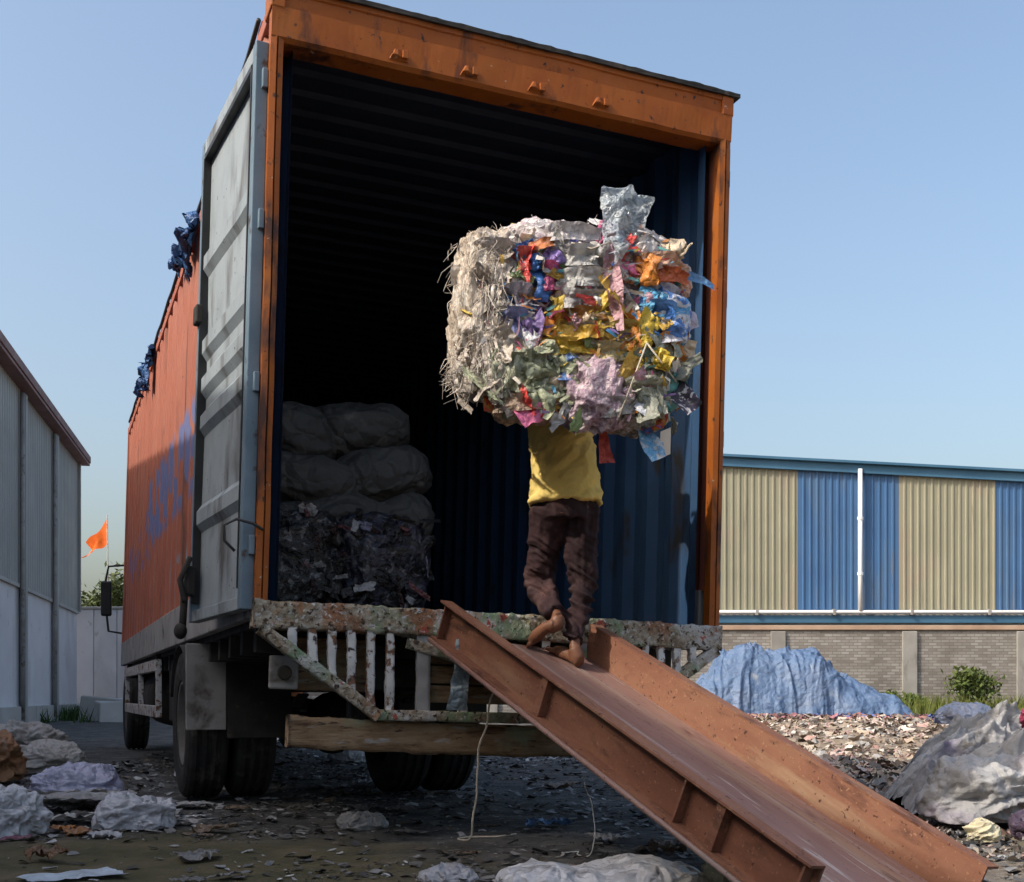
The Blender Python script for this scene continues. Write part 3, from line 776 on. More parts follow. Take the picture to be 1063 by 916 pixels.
# side walls: outer painted sheet, inner blue sheet
corrugated(0.04, L_ - 0.05, 0.37, -0.055, 0.24, H_ - 0.09, lambda s, d, z: (0.006 + (0.055 + d), s, z), shape=(0.40, 0.52, 0.88, 1), nz=6).build('side_wall', SIDE, truck, M=CM)
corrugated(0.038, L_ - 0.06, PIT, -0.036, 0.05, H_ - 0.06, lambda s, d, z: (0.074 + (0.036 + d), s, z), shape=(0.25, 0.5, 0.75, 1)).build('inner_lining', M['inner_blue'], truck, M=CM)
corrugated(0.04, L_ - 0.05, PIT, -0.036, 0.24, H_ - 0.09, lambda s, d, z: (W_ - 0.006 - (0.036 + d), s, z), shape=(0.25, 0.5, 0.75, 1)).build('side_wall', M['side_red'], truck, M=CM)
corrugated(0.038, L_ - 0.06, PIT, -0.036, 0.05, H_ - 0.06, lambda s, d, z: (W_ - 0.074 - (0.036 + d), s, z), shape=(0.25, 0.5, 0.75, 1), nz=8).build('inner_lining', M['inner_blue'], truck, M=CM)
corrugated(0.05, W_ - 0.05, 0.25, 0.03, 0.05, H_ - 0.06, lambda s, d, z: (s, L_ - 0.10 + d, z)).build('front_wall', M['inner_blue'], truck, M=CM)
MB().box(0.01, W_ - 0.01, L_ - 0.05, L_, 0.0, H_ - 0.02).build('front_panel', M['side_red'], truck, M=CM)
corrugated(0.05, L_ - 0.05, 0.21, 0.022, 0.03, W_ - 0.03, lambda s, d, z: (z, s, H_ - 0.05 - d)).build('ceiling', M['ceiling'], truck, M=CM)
corrugated(-0.02, L_, 0.21, 0.02, -0.0, W_, lambda s, d, z: (z, s, H_ - 0.02 + d)).build('roof', M['side_red'], truck, M=CM)
for x0 in (-0.004, W_ - 0.056):
    MB().box(x0, x0 + 0.06, 0.09, L_, H_ - 0.10, H_ - 0.025).build('top_rail', M['side_red'], truck, M=CM, bevel=0.006)
    MB().box(x0 - 0.006 if x0 < 1 else x0 + 0.008, x0 + 0.05 if x0 < 1 else x0 + 0.066, 0.10, L_ + 0.01, -0.03, 0.245).build('bottom_rail', M['rail_grey'], truck, M=CM, bevel=0.008)
    MB().box(x0 - 0.004, x0 + 0.066, L_ - 0.06, L_ + 0.012, 0.2, H_ - 0.02).build('front_post', M['side_red'], truck, M=CM, bevel=0.006)
MB().box(0.06, W_ - 0.06, 0.06, L_ - 0.05, -0.06, 0.045).build('floor', M['black_steel'], truck, M=CM)
for k in range(22):
    MB().box(0.07, W_ - 0.07, 0.35 + k * 0.42, 0.43 + k * 0.42, -0.18, -0.062).build('cross_bearer', M['black_steel'], truck, M=CM)

# rear frame
def post(x0, x1):
    mb = MB()
    n = 40
    prof = np.array([(x0, 0.035), (x0, -0.025), (x0 + (x1 - x0) * 0.42, -0.03), (x0 + (x1 - x0) * 0.46, -0.012), (x0 + (x1 - x0) * 0.60, -0.012), (x0 + (x1 - x0) * 0.64, -0.028), (x1, -0.022), (x1, 0.035)])
    z = np.linspace(0.0, H_ - 0.02, n)
    A = np.zeros((n, len(prof), 3))
    A[..., 0] = prof[:, 0]; A[..., 1] = prof[:, 1]; A[..., 2] = z[:, None]
    dent = 0.006 * fbm(np.stack([A[..., 0] * 3, A[..., 1] * 3, A[..., 2] * 4], -1), int(x0 * 10) + 3, 3)
    A[..., 1] += dent; A[..., 0] += dent * 0.7
    return mb.grid(A[::-1])
pl = post(-0.002, 0.052).build('rear_post', M['orange'], truck, M=CM, solid=0.006)
pr_ = post(W_ - 0.056, W_ + 0.002).build('rear_post', M['orange'], truck, M=CM, solid=0.006)
# header beam with folded profile
prof = np.array([(0.12, H_ - 0.235), (-0.012, H_ - 0.243), (-0.03, H_ - 0.228), (-0.034, H_ - 0.095), (-0.018, H_ - 0.085), (-0.022, H_ - 0.022), (-0.03, H_ - 0.016), (-0.03, H_ + 0.004), (0.12, H_ + 0.006)])
n = 90
A = np.zeros((n, len(prof), 3)); A[..., 0] = np.linspace(-0.004, W_ + 0.004, n)[:, None]; A[..., 1] = prof[:, 0]; A[..., 2] = prof[:, 1]
A[..., 1] += 0.006 * fbm(A * np.array([5, 3, 6]), 77, 3); A[..., 2] += 0.004 * fbm(A * np.array([3.5, 2, 4]), 79, 3)
hd = MB().grid(A).build('header', M['orange'], truck, M=CM, solid=0.006)
for k in range(4):
    x = 0.60 + 0.355 * k
    m2 = MB()
    m2.add([(x - 0.045, -0.036, H_ - 0.215), (x + 0.045, -0.036, H_ - 0.215), (x + 0.02, -0.036, H_ - 0.165), (x - 0.02, -0.036, H_ - 0.165),
            (x - 0.04, -0.062, H_ - 0.205), (x - 0.012, -0.062, H_ - 0.20), (x - 0.012, -0.055, H_ - 0.172), (x - 0.02, -0.055, H_ - 0.172)],
           [(0, 1, 2, 3), (4, 5, 6, 7), (0, 4, 7, 3), (0, 1, 5, 4), (1, 2, 6, 5), (2, 3, 7, 6)])
    m2.box(x + 0.012, x + 0.04, -0.062, -0.036, H_ - 0.21, H_ - 0.172)
    m2.build('lock_keeper', M['orange'], hd, M=CM, bevel=0.003)
mb = crusty((-0.012, -0.004, H_ + 0.016), (W_ + 0.045, -0.004, H_ + 0.016), 0.09, 0.022, 80, 0.004, 9)
mb.build('roof_lip', M['black_steel'], truck, M=CM)
for x0 in (-0.008, W_ - 0.054):
    MB().box(x0 - 0.004, x0 + 0.066, -0.04, 0.12, H_ - 0.10, H_ + 0.003).build('corner_casting', M['orange'], truck, M=CM, bevel=0.008)
# sill and decorative hanging frame below it
sill = crusty((-0.01, 0.01, -0.020), (W_ + 0.01, 0.01, -0.020), 0.12, 0.125, 150, 0.011, 11, m=8)
sill.build('rear_sill', M['crust'], truck, M=CM, smooth=True)
fr = empty('tail_frame'); fr.parent = truck
def bar(a, b, w, h, mt, name='frame_bar', seed=0, amp=0.006):
    up = (0, 1, 0) if abs(b[2] - a[2]) > abs(b[0] - a[0]) else (0, 0, 1)
    return crusty(a, b, w, h, 26, amp, seed, up, 4).build(name, M[mt], fr, M=CM, smooth=True)
bar((0.02, -0.04, -0.085), (0.585, -0.04, -0.475), 0.05, 0.055, 'crust', 'diagonal_bar', 1)
bar((W_ - 0.02, -0.04, -0.085), (W_ - 0.585, -0.04, -0.475), 0.05, 0.055, 'crust', 'diagonal_bar', 2)
bar((0.555, -0.03, -0.47), (W_ - 0.555, -0.03, -0.47), 0.05, 0.05, 'crust', 'lower_bar', 3)
for k in range(6):
    x = 0.165 + 0.0935 * k
    zb = -0.085 - max(0, (x - 0.02) / 0.565) * 0.39 if x < 0.585 else -0.475
    for xx in (x, W_ - x):
        bar((xx, -0.035, -0.075), (xx + 0.008, -0.035, max(zb, -0.46) + 0.015), 0.036, 0.03, 'bar_white', 'upright_bar', 10 + k)
for k, x in enumerate((0.80, 1.0, 1.44, 1.64)):
    bar((x, -0.025, -0.075), (x + 0.01, -0.025, -0.455), 0.065 if k % 3 == 0 else 0.04, 0.03, 'bar_white' if k % 3 else 'rail_grey', 'upright_bar', 20 + k)
bar((0.72, -0.03, -0.125), (1.06, -0.03, -0.20), 0.03, 0.05, 'crust', 'brace_bar', 30)
bar((W_ - 0.72, -0.03, -0.125), (W_ - 1.06, -0.03, -0.20), 0.03, 0.05, 'crust', 'brace_bar', 31)
# slatted apron between sill and lower bar in the middle
for k in range(3):
    MB().box(0.86, 1.62, 0.02, 0.035, -0.215 - 0.095 * k, -0.13 - 0.095 * k).build('apron_board', M['bumper'], fr, M=CM, bevel=0.006)
# bumper
mb = crusty((0.17, 0.03, -0.555), (W_ - 0.17, 0.03, -0.575), 0.09, 0.145, 110, 0.009, 41, m=6)
V = mb.V(); V[:, 2] -= 0.022 * np.sin(np.clip((V[:, 0] - 0.17) / (W_ - 0.34), 0, 1) * math.pi)
mesh_obj('bumper', xf(CM, V), mb.f, M['bumper'], truck, smooth=True)
mb = crusty((0.55, 0.02, -0.512), (W_ - 0.5, 0.02, -0.520), 0.05, 0.022, 60, 0.004, 43)
mb.build('bumper_batten', M['bumper'], truck, M=CM)
for x in (0.62, 1.78):
    MB().box(x, x + 0.08, 0.05, 0.75, -0.60, -0.50).build('bumper_bracket', M['black_steel'], truck, M=CM, bevel=0.005)
    MB().box(x, x + 0.08, 0.62, 0.74, -0.5, -0.18).build('bumper_bracket', M['black_steel'], truck, M=CM, bevel=0.005)
# lamp bracket with round lamp
lb = MB().box(0.10, 0.24, 0.14, 0.17, -0.36, -0.20).build('lamp_bracket', M['rail_grey'], truck, M=CM, bevel=0.01)
an = np.arange(16) / 16 * 2 * math.pi
MB().tube([(0.17, 0.138, -0.28), (0.17, 0.118, -0.28)], 0.034, 16).build('lamp', M['glassdark'], lb, M=CM, smooth=False, bevel=0.004)
MB().box(0.25, 0.62, 0.30, 0.36, -0.36, -0.10).build('cross_member', M['bumper'], truck, M=CM, bevel=0.008)

# chassis
for x in (0.62, 1.36):
    MB().box(x, x + 0.08, 0.30, 11.3, 0.72, 0.95).build('chassis_rail', M['black_steel'], truck, bevel=0.006)
for y in (0.5, 1.6, 3.6, 5.0, 6.6, 8.2, 9.4, 10.9):
    MB().box(0.70, 1.36, y, y + 0.09, 0.74, 0.92).build('chassis_crossmember', M['black_steel'], truck)
MB().tube([(1.05, 3.1, 0.6), (1.05, 6.0, 0.68), (1.05, 9.4, 0.75)], 0.05, 10).build('drive_shaft', M['black_steel'], truck, smooth=True)
ax = MB().tube([(0.3, 2.75, 0.5), (0.9, 2.75, 0.5), (1.0, 2.75, 0.5), (1.7, 2.75, 0.5)], [0.07, 0.08, 0.09, 0.07], 12)
ax.ell((1.0, 2.75, 0.5), (0.2, 0.22, 0.22))
ax.build('rear_axle', M['black_steel'], truck, smooth=True)
for x in (0.60, 1.34):
    sp_ = MB()
    for k in range(6):
        hl = 0.75 - 0.09 * k
        t = np.linspace(-1, 1, 9)
        P = np.stack([np.full(9, x + 0.04), 2.75 + t * hl, 0.60 + 0.014 * (-k) + 0.10 * (t * hl / 0.75) ** 2], -1)
        for i in range(8):
            sp_.bar(P[i], P[i + 1], 0.07, 0.012)
    sp_.build('leaf_spring', M['black_steel'], truck)
MB().tube([(0.25, 10.3, 0.48), (2.0, 10.3, 0.48)], 0.06, 10).build('front_axle', M['black_steel'], truck, smooth=True)

def wheel(lx, ly, w, side, rad=0.5):
    """tyre with shoulder, tread grooves and rim; side -1 shows its face to the left"""
    t = MB()
    prof = [(0.275, -w * 0.36), (0.30, -w * 0.46), (0.36, -w * 0.50), (0.42, -w * 0.50), (0.465, -w * 0.46), (0.492, -w * 0.38)]
    for gcx in (-0.22, 0.0, 0.22):
        prof += [(0.499, (gcx - 0.06) * w), (0.484, (gcx - 0.05) * w), (0.484, (gcx + 0.05) * w), (0.499, (gcx + 0.06) * w)]
    prof += [(0.492, w * 0.38), (0.465, w * 0.46), (0.42, w * 0.50), (0.36, w * 0.50), (0.30, w * 0.46), (0.275, w * 0.36)]
    prof = [(r * rad / 0.5, h) for r, h in prof]
    wh = empty('wheel', (lx, ly, rad)); wh.parent = truck
    t.lathe(prof, 48, 'x').build('tyre', M['rubber'], wh, smooth=False)
    s = side
    rp = [(0.28, s * w * 0.36), (0.285, s * w * 0.44), (0.265, s * w * 0.42), (0.25, s * w * 0.1), (0.16, s * w * 0.05), (0.14, s * w * 0.25), (0.07, s * w * 0.30), (0.0, s * w * 0.30)]
    rp = [(r * rad / 0.5, h) for r, h in rp]
    MB().lathe(rp, 32, 'x').build('rim', M['rim'], wh, smooth=True)
    return wh
wheel(0.09, 2.75, 0.27, -1); wheel(0.40, 2.75, 0.27, -1)
wheel(1.47, 2.75, 0.29, 1); wheel(1.80, 2.75, 0.29, 1)
wheel(0.22, 10.3, 0.27, -1); wheel(2.20, 10.3, 0.27, 1)
# mud flaps and guards
MB().box(-0.065, 0.185, 2.18, 2.20, 0.475, 1.02).build('mud_flap', M['rail_grey'], truck, bevel=0.006)
MB().box(0.19, 0.60, 2.185, 2.20, 0.42, 1.0).build('mud_flap', M['black_steel'], truck, bevel=0.004)  # inner part of the flap; its shade is put into the black colour
MB().box(1.32, 1.95, 2.18, 2.195, 0.55, 1.0).build('mud_flap', M['black_steel'], truck, bevel=0.004)
for x0, x1 in ((-0.05, 0.60), (1.30, 1.96)):
    t = np.linspace(R(20), R(160), 16)
    A = np.stack([np.stack([np.full(16, x), 2.75 + 0.57 * np.cos(t), 0.5 + 0.53 * np.sin(t)], -1) for x in (x0, x1)], 0)
    MB().grid(A).build('mud_guard', M['black_steel'], truck, smooth=True, solid=0.006)
# side guard frame and hanging boxes along the left
sg = empty('side_guard'); sg.parent = truck
MB().box(0.0, 0.05, 5.0, 9.0, 0.90, 1.0).build('guard_rail', M['bar_white'], sg, bevel=0.006)
MB().box(0.0, 0.05, 5.0, 9.0, 0.50, 0.60).build('guard_rail', M['bar_white'], sg, bevel=0.006)
for y in (5.0, 6.9, 8.92):
    MB().box(0.003, 0.047, y, y + 0.08, 0.60, 0.90).build('guard_post', M['bar_white'], sg)
MB().box(0.02, 0.06, 5.2, 5.26, 1.0, 1.12).box(0.02, 0.06, 8.7, 8.76, 1.0, 1.12).build('guard_hanger', M['black_steel'], sg)
MB().lathe([(0.0, 0), (0.27, 0), (0.29, 0.03), (0.29, 1.1), (0.27, 1.13), (0.0, 1.13)], 24, 'z').build('fuel_tank', M['black_steel'], truck, smooth=True,
    M=Matrix.Translation((0.33, 6.0, 0.68)) @ Matrix.Rotation(R(-90), 4, 'X'))
MB().box(0.08, 0.55, 3.7, 4.7, 0.48, 0.98).build('tool_box', M['black_steel'], truck, bevel=0.015)
MB().box(0.10, 0.55, 7.7, 8.5, 0.52, 0.95).build('battery_box', M['black_steel'], truck, bevel=0.015)
# cab
cp = np.array([(9.75, 0.62), (9.75, 2.72), (11.2, 2.78), (11.62, 1.75), (11.72, 0.55)])
mb = MB()
V = [(x, y, z) for x in (0.22, 2.24) for y, z in cp]
mb.add(V, [(4, 3, 2, 1, 0), (5, 6, 7, 8, 9)] + [(k, (k + 1) % 5, 5 + (k + 1) % 5, 5 + k) for k in range(5)])
cab = mb.build('cab', M['cab_paint'], truck, bevel=0.05)
MB().add([(0.205, 10.5, 1.65), (0.205, 11.35, 1.65), (0.205, 11.15, 2.5), (0.205, 10.5, 2.5)], [(0, 1, 2, 3)]).build('side_window', M['glassdark'], cab, solid=0.01)
MB().add([(0.3, 11.62, 1.80), (2.16, 11.62, 1.80), (2.16, 11.28, 2.65), (0.3, 11.28, 2.65)], [(0, 1, 2, 3)]).build('windscreen', M['glassdark'], cab, solid=0.01)
mi = MB().tube([(0.24, 11.3, 2.45), (-0.06, 11.35, 2.42), (-0.12, 11.35, 2.1), (-0.06, 11.35, 1.55), (0.24, 11.3, 1.5)], 0.016, 8).build('mirror_arm', M['mirror_black'], truck, smooth=True)
MB().box(-0.16, -0.02, 11.30, 11.36, 1.75, 2.22).build('mirror', M['mirror_black'], mi, bevel=0.025)

# left door, swung round against the side
def door(hx, ang, side, mt_out, thick=1.0):
    """side -1: stands beside the left wall. local y runs away from the hinge, outer face at x = side*0.05"""
    DM = CM @ Matrix.Translation((hx, 0.012, 0)) @ Matrix.Rotation(ang, 4, 'Z')
    d = empty('rear_door'); d.parent = truck
    s = side
    def bx(x0, x1, y0, y1, z0, z1, name, mt, bev=0.004, par=d):
        a, b = sorted((s * x0 * thick, s * x1 * thick))
        return MB().box(a, b, y0, y1, z0, z1).build(name, M[mt], par, M=DM, bevel=bev)
    T, B, D0, D1 = 2.62, 0.0, 0.0, 1.19
    # pressed panel
    ribs = [(1.95, 0.10), (1.49, 0.10), (1.285, 0.10), (1.08, 0.10), (0.56, 0.10)]
    zz, xx = [B + 0.05], [0.018]
    for zc, hw in sorted(ribs):
        zz += [zc - hw * 0.75, zc - hw * 0.35, zc + hw * 0.35, zc + hw * 0.75]; xx += [0.018, 0.046, 0.046, 0.018]
    zz.append(T - 0.06); xx.append(0.018)
    n = 24
    A = np.zeros((n, len(zz), 3)); A[..., 1] = np.linspace(D0 + 0.06, D1 - 0.06, n)[:, None]; A[..., 2] = zz; A[..., 0] = s * np.array(xx) * thick
    A[..., 0] += 0.006 * fbm(A * 2.6, 51, 3)
    MB().grid(A if s < 0 else A[::-1]).build('door_panel', M[mt_out], d, M=DM, solid=0.004)
    bx(0.0, 0.058, D0, D0 + 0.065, B, T, 'door_stile', 'door_edge')
    bx(0.0, 0.058, D1 - 0.065, D1, B, T, 'door_stile', 'door_edge')
    bx(0.0, 0.056, D0 + 0.065, D1 - 0.065, T - 0.075, T, 'door_rail', 'door_grey')
    bx(0.0, 0.056, D0 + 0.065, D1 - 0.065, B, B + 0.06, 'door_rail', 'door_grey')
    bx(0.0, 0.062, D0 + 0.066, D0 + 0.082, B + 0.1, T - 0.1, 'gasket_shade_strip', 'mirror_black', 0)
    bx(0.0, 0.062, D1 - 0.082, D1 - 0.066, B + 0.1, T - 0.1, 'gasket_shade_strip', 'mirror_black', 0)
    bx(0.0, 0.060, D0 + 0.084, D1 - 0.084, T - 0.105, T - 0.078, 'gasket_shade_strip', 'mirror_black', 0)  # black strip standing in for the shadow under the top rail
    for z in (0.25, 1.0, 1.75, 2.4):
        bx(0.004, 0.03, -0.022, 0.03, z, z + 0.09, 'hinge', 'door_edge', 0.004)
    # lock gear at the far edge
    lk = bx(0.05, 0.10, D1 - 0.13, D1 - 0.02, B + 0.14, B + 0.30, 'door_latch', 'black_steel', 0.01)
    MB().tube([(s * 0.09, D1 - 0.06, B + 0.30), (s * 0.10, D1 - 0.06, B + 0.02), (s * 0.10, D1 - 0.05, B - 0.06)], 0.02, 8).build('lock_rod', M['black_steel'], lk, M=DM, smooth=True)
    MB().tube([(s * 0.09, D1 - 0.16, B + 0.34), (s * 0.13, D1 - 0.10, B + 0.22), (s * 0.12, D1 - 0.2, B + 0.1)], 0.016, 8).build('latch_handle', M['black_steel'], lk, M=DM, smooth=True)
    MB().ell((s * 0.11, D1 - 0.05, B - 0.05), (0.035, 0.05, 0.045)).build('lock_cam', M['black_steel'], lk, M=DM, smooth=True)
    lk2 = bx(0.05, 0.085, D1 - 0.10, D1 - 0.01, B + 1.62, B + 1.72, 'door_latch', 'black_steel', 0.008)
    return d
door(-0.006, R(4.6), -1, 'door_grey')
door(W_ + 0.006, R(-0.4), 1, 'door_grey', 0.4)
# small sticker on the inner right wall
MB().box(W_ - 0.1135, W_ - 0.1120, 0.34, 0.46, 1.02, 1.17).build('paper_label', M['paper'], truck, M=CM)
# cable hanging out at the left post
cb = [(0.02, -0.05, 0.36), (-0.03, -0.06, 0.385), (-0.10, -0.05, 0.40), (-0.155, -0.04, 0.37), (-0.15, -0.04, 0.30), (-0.105, -0.05, 0.255)]
MB().tube([tuple(CM @ Vector(p)) for p in cb], 0.007, 8).build('loose_cable', M['cable'], truck, smooth=True)

# ------------------------------------------------------------------ loading ramp (trough between two outward-facing channels)
RP0 = np.array([-0.2856, 5.600, 1.1286]); Rd = np.array([0.48256, -0.79188, -0.37426]); Rr = np.array([0.83338, 0.54659, -0.08197])
Rn = np.cross(Rr, Rd); Rn /= np.linalg.norm(Rn)
if Rn[2] < 0: Rn = -Rn
RL, RW, RB = 2.549, 0.794, 0.158
def rp(a, c, u):
    """a: down the ramp, c: across, u: above the floor"""
    return RP0 - RB * Rn + a * Rd + c * Rr + u * Rn
ramp = empty('loading_ramp', tuple(rp(RL, RW / 2, 0)))
ramp.rotation_euler = Matrix((Rd, Rr, Rn)).transposed().to_euler()
tag(ramp, 'rusty steel channel ramp leaning against the truck sill', 'ramp')
def rbuild(mb, name, mt, bevel=0, smooth=False, parent=ramp):
    V = mb.V()
    V = V - np.array((RL, RW / 2, 0.0))
    return mesh_obj(name, V, mb.f, M[mt], parent, smooth, bevel)
def rsheet(a0, a1, c0, c1, u0, u1, name, mt, amp=0.0, seed=0, n=60, m=14, bevel=0.0025):
    """a plate subdivided and slightly buckled"""
    mb = MB()
    d = np.array([a1 - a0, c1 - c0, u1 - u0])
    thin = int(np.argmin(np.abs(d)))
    oth = [i for i in range(3) if i != thin]
    i, j = oth
    S = np.linspace(0, 1, n if i == 0 else m); T = np.linspace(0, 1, m)
    lo = np.array([a0, c0, u0], float)
    for sgn in (0, 1):
        A = np.zeros((len(S), len(T), 3)) + lo
        A[..., i] += S[:, None] * d[i]; A[..., j] += T[None, :] * d[j]
        A[..., thin] += sgn * d[thin] + amp * fbm(A * np.array([2.2, 5, 5]), seed, 3)
        mb.grid(A if sgn else A[::-1])
        if sgn == 0: A0 = A
        else:
            for e0, e1 in ((A0[0], A[0]), (A[-1], A0[-1]), (A[:, 0], A0[:, 0]), (A0[:, -1], A[:, -1])):
                mb.grid(np.stack([e0, e1], 0))
    return rbuild(mb, name, mt)
TH = 0.008
rsheet(0.0, RL, 0.0, RW, -TH, 0.0, 'ramp_floor', 'ramp_floor', 0.005, 3, 70, 24)
for sgn, c in ((-1, 0.0), (1, RW)):
    ce = c + sgn * TH
    wb = rsheet(0.0, RL, min(c, ce), max(c, ce), -TH - 0.004, RB, 'side_web', 'ramp_rust', 0.003, 11 + sgn)
    co = c + sgn * 0.062
    for u in (RB, -TH - 0.004 - 0.008):
        rsheet(0.0, RL, min(c - 0.001 * sgn, co), max(c - 0.001 * sgn, co), u, u + 0.009, 'side_flange', 'ramp_rust', 0.002, 5 + sgn, 60, 5)
    for a in ((0.03, 0.94, 1.91, 2.09, 2.51) if sgn < 0 else (0.05, 1.25, 2.45)):
        st_ = MB().box(a, a + (0.045 if a in (0.94, 2.09) else 0.010), min(ce, co - sgn * 0.012), max(ce, co - sgn * 0.012), -0.010, RB - 0.001)
        rbuild(st_, 'stiffener', 'ramp_rust', 0.002)
# a bar welded under the left channel and hooks over the sill
rbuild(MB().tube([(0.0, -0.066, -0.030), (1.2, -0.066, -0.032), (RL, -0.066, -0.030)], 0.011, 8), 'edge_rod', 'ramp_floor', smooth=True)
for c in (0.18, 0.55):
    rbuild(MB().box(-0.10, 0.08, c, c + 0.07, -0.022, -0.009), 'hook_plate', 'ramp_rust', 0.002)

# ------------------------------------------------------------------ soft things: pillows, crumpled sheets
def pillow(size, seed, amp=0.05, freq=4.0, ex=0.55, nu=72, nv=44, stretch=(1, 1, 1), flat=0.0, oct=3):
    """stuffed, creased body about its centre"""
    u = np.arange(nu) / nu * 2 * math.pi
    v = np.linspace(0.02, math.pi - 0.02, nv)
    sp = lambda a, e: np.sign(a) * np.abs(a) ** e
    x = sp(np.cos(u), ex)[:, None] * sp(np.sin(v), ex)
    y = sp(np.sin(u), ex)[:, None] * sp(np.sin(v), ex)
    z = np.ones(nu)[:, None] * sp(np.cos(v), ex)
    A = np.stack([x, y, z], -1) * np.array(size) / 2
    N = A / (np.array(size) / 2) ** 2
    N /= np.linalg.norm(N, axis=-1, keepdims=True) + 1e-9
    q = ridge(A * freq * np.array(stretch) + seed * 3.7, seed, oct) - 0.55
    lo = fbm(A * freq * 0.45 + seed, seed + 50, 2)
    A = A + N * (amp * (q * 1.1 + 0.8 * lo))[..., None]
    if flat:
        zmin = -size[2] / 2 * flat
        A[..., 2] = np.where(A[..., 2] < zmin, zmin + (A[..., 2] - zmin) * 0.12, A[..., 2])
    mb = MB().grid(A[:, ::-1], True)
    k = mb.n
    mb.f += [tuple(i * nv + nv - 1 for i in range(nu)), tuple(i * nv for i in range(nu - 1, -1, -1))]
    return mb

def crumple(w, h, seed, amp=0.25, n=14, curl=0.0, ragged=0.12):
    """a crumpled piece of film, about its centre, lying in xz"""
    u, v = np.meshgrid(np.linspace(-.5, .5, n), np.linspace(-.5, .5, n), indexing='ij')
    e = 1 + ragged * fbm(np.stack([np.arctan2(v, u) * 1.5, 0 * u, 0 * u + seed], -1), seed, 2) * 2
    s = min(w, h)
    P = np.stack([u * w * e, 0 * u, v * h * e], -1)
    Q = np.stack([u * w / s, v * h / s, 0 * u], -1)
    P[..., 1] = amp * s * (ridge(Q * 2.6 + seed * 1.3, seed, 3) - 0.5) + curl * s * (u ** 2 * 2 + 0.5 * v)
    P[..., 0] += amp * 0.5 * s * vnoise(Q * 3 + 9 + seed, seed + 3)
    P[..., 2] += amp * 0.5 * s * vnoise(Q * 3 + 4 + seed, seed + 4)
    return MB().grid(P)

def rotm(rx, ry, rz):
    return (Matrix.Rotation(rz, 4, 'Z') @ Matrix.Rotation(ry, 4, 'Y') @ Matrix.Rotation(rx, 4, 'X'))

# ------------------------------------------------------------------ the porter
def limb(mb, pts, rad, n=14, flat=None, sub=4):
    """smooth tapered tube through joints"""
    P, Q = np.array(pts, float), np.array(rad, float)
    t = np.linspace(0, len(P) - 1, (len(P) - 1) * sub + 1)
    k = np.arange(len(P))
    out = np.stack([np.interp(t, k, P[:, i]) for i in range(3)], -1)
    for _ in range(2):
        out[1:-1] = 0.25 * out[:-2] + 0.5 * out[1:-1] + 0.25 * out[2:]
    mb.tube(out, np.interp(t, k, Q), n, flat=flat)
    return mb

man = empty('person', tuple(rp(0.2, 0.58, 0.0)))
tag(man, 'barefoot person in yellow shirt and maroon trousers carrying the bale up the ramp', 'person')
MO = np.array(man.location)
HL, HR = np.array((0.195, 5.86, 1.63)), np.array((0.345, 5.87, 1.63))
KL, KR = np.array((0.140, 6.03, 1.275)), np.array((0.352, 5.89, 1.270))
AL, AR = np.array((0.222, 5.755, 1.075)), np.array((0.302, 5.765, 0.925))
SL_, SR_ = np.array((0.065, 5.93, 2.16)), np.array((0.425, 5.97, 2.16))
NK, HD = np.array((0.225, 6.03, 2.26)), np.array((0.20, 6.13, 2.37))
EL, ER = np.array((-0.10, 5.74, 2.13)), np.array((0.62, 5.86, 2.12))
WL, WR = np.array((-0.055, 5.50, 2.00)), np.array((0.68, 5.62, 2.03))
body = MB()
limb(body, [HL + (HR - HL) / 2 + (0, 0, -0.06), (0.265, 5.87, 1.78), (0.25, 5.90, 1.95), (0.24, 5.95, 2.10), (0.23, 5.99, 2.20)], [0.135, 0.125, 0.135, 0.145, 0.085], 20)
limb(body, [HL, (HL + KL) / 2, KL, (KL + AL) / 2, AL], [0.075, 0.050, 0.032, 0.026, 0.026])
limb(body, [HR, (HR + KR) / 2, KR, (KR + AR) / 2, AR], [0.075, 0.050, 0.032, 0.026, 0.026])
limb(body, [SL_ + (0.06, 0.02, 0), SL_, (SL_ + EL) / 2, EL, (EL + WL) / 2, WL], [0.06, 0.062, 0.050, 0.040, 0.037, 0.026])
limb(body, [SR_ - (0.06, -0.02, 0), SR_, (SR_ + ER) / 2, ER, (ER + WR) / 2, WR], [0.06, 0.062, 0.050, 0.040, 0.037, 0.026])
limb(body, [(0.23, 5.98, 2.18), NK, HD - (0, 0.02, 0.04)], [0.065, 0.055, 0.055])
# head, tipped forward under the load
HM = np.array(Matrix.Rotation(R(31), 3, 'Z') @ Matrix.Rotation(R(-32), 3, 'X'))
def hp(p): return HD + HM @ np.array(p, float)
body.ell(HD, (0.075, 0.095, 0.11), 20, 14, HM)
body.ell(hp((0, 0.035, -0.055)), (0.055, 0.06, 0.06), 14, 10, HM)
body.ell(hp((0, 0.098, -0.012)), (0.013, 0.020, 0.026), 10, 8, HM)
for s in (-1, 1):
    body.ell(hp((s * 0.076, -0.005, -0.01)), (0.010, 0.022, 0.032), 10, 8, HM)
body.ell(hp((0, 0.088, -0.062)), (0.024, 0.010, 0.008), 10, 6, HM)
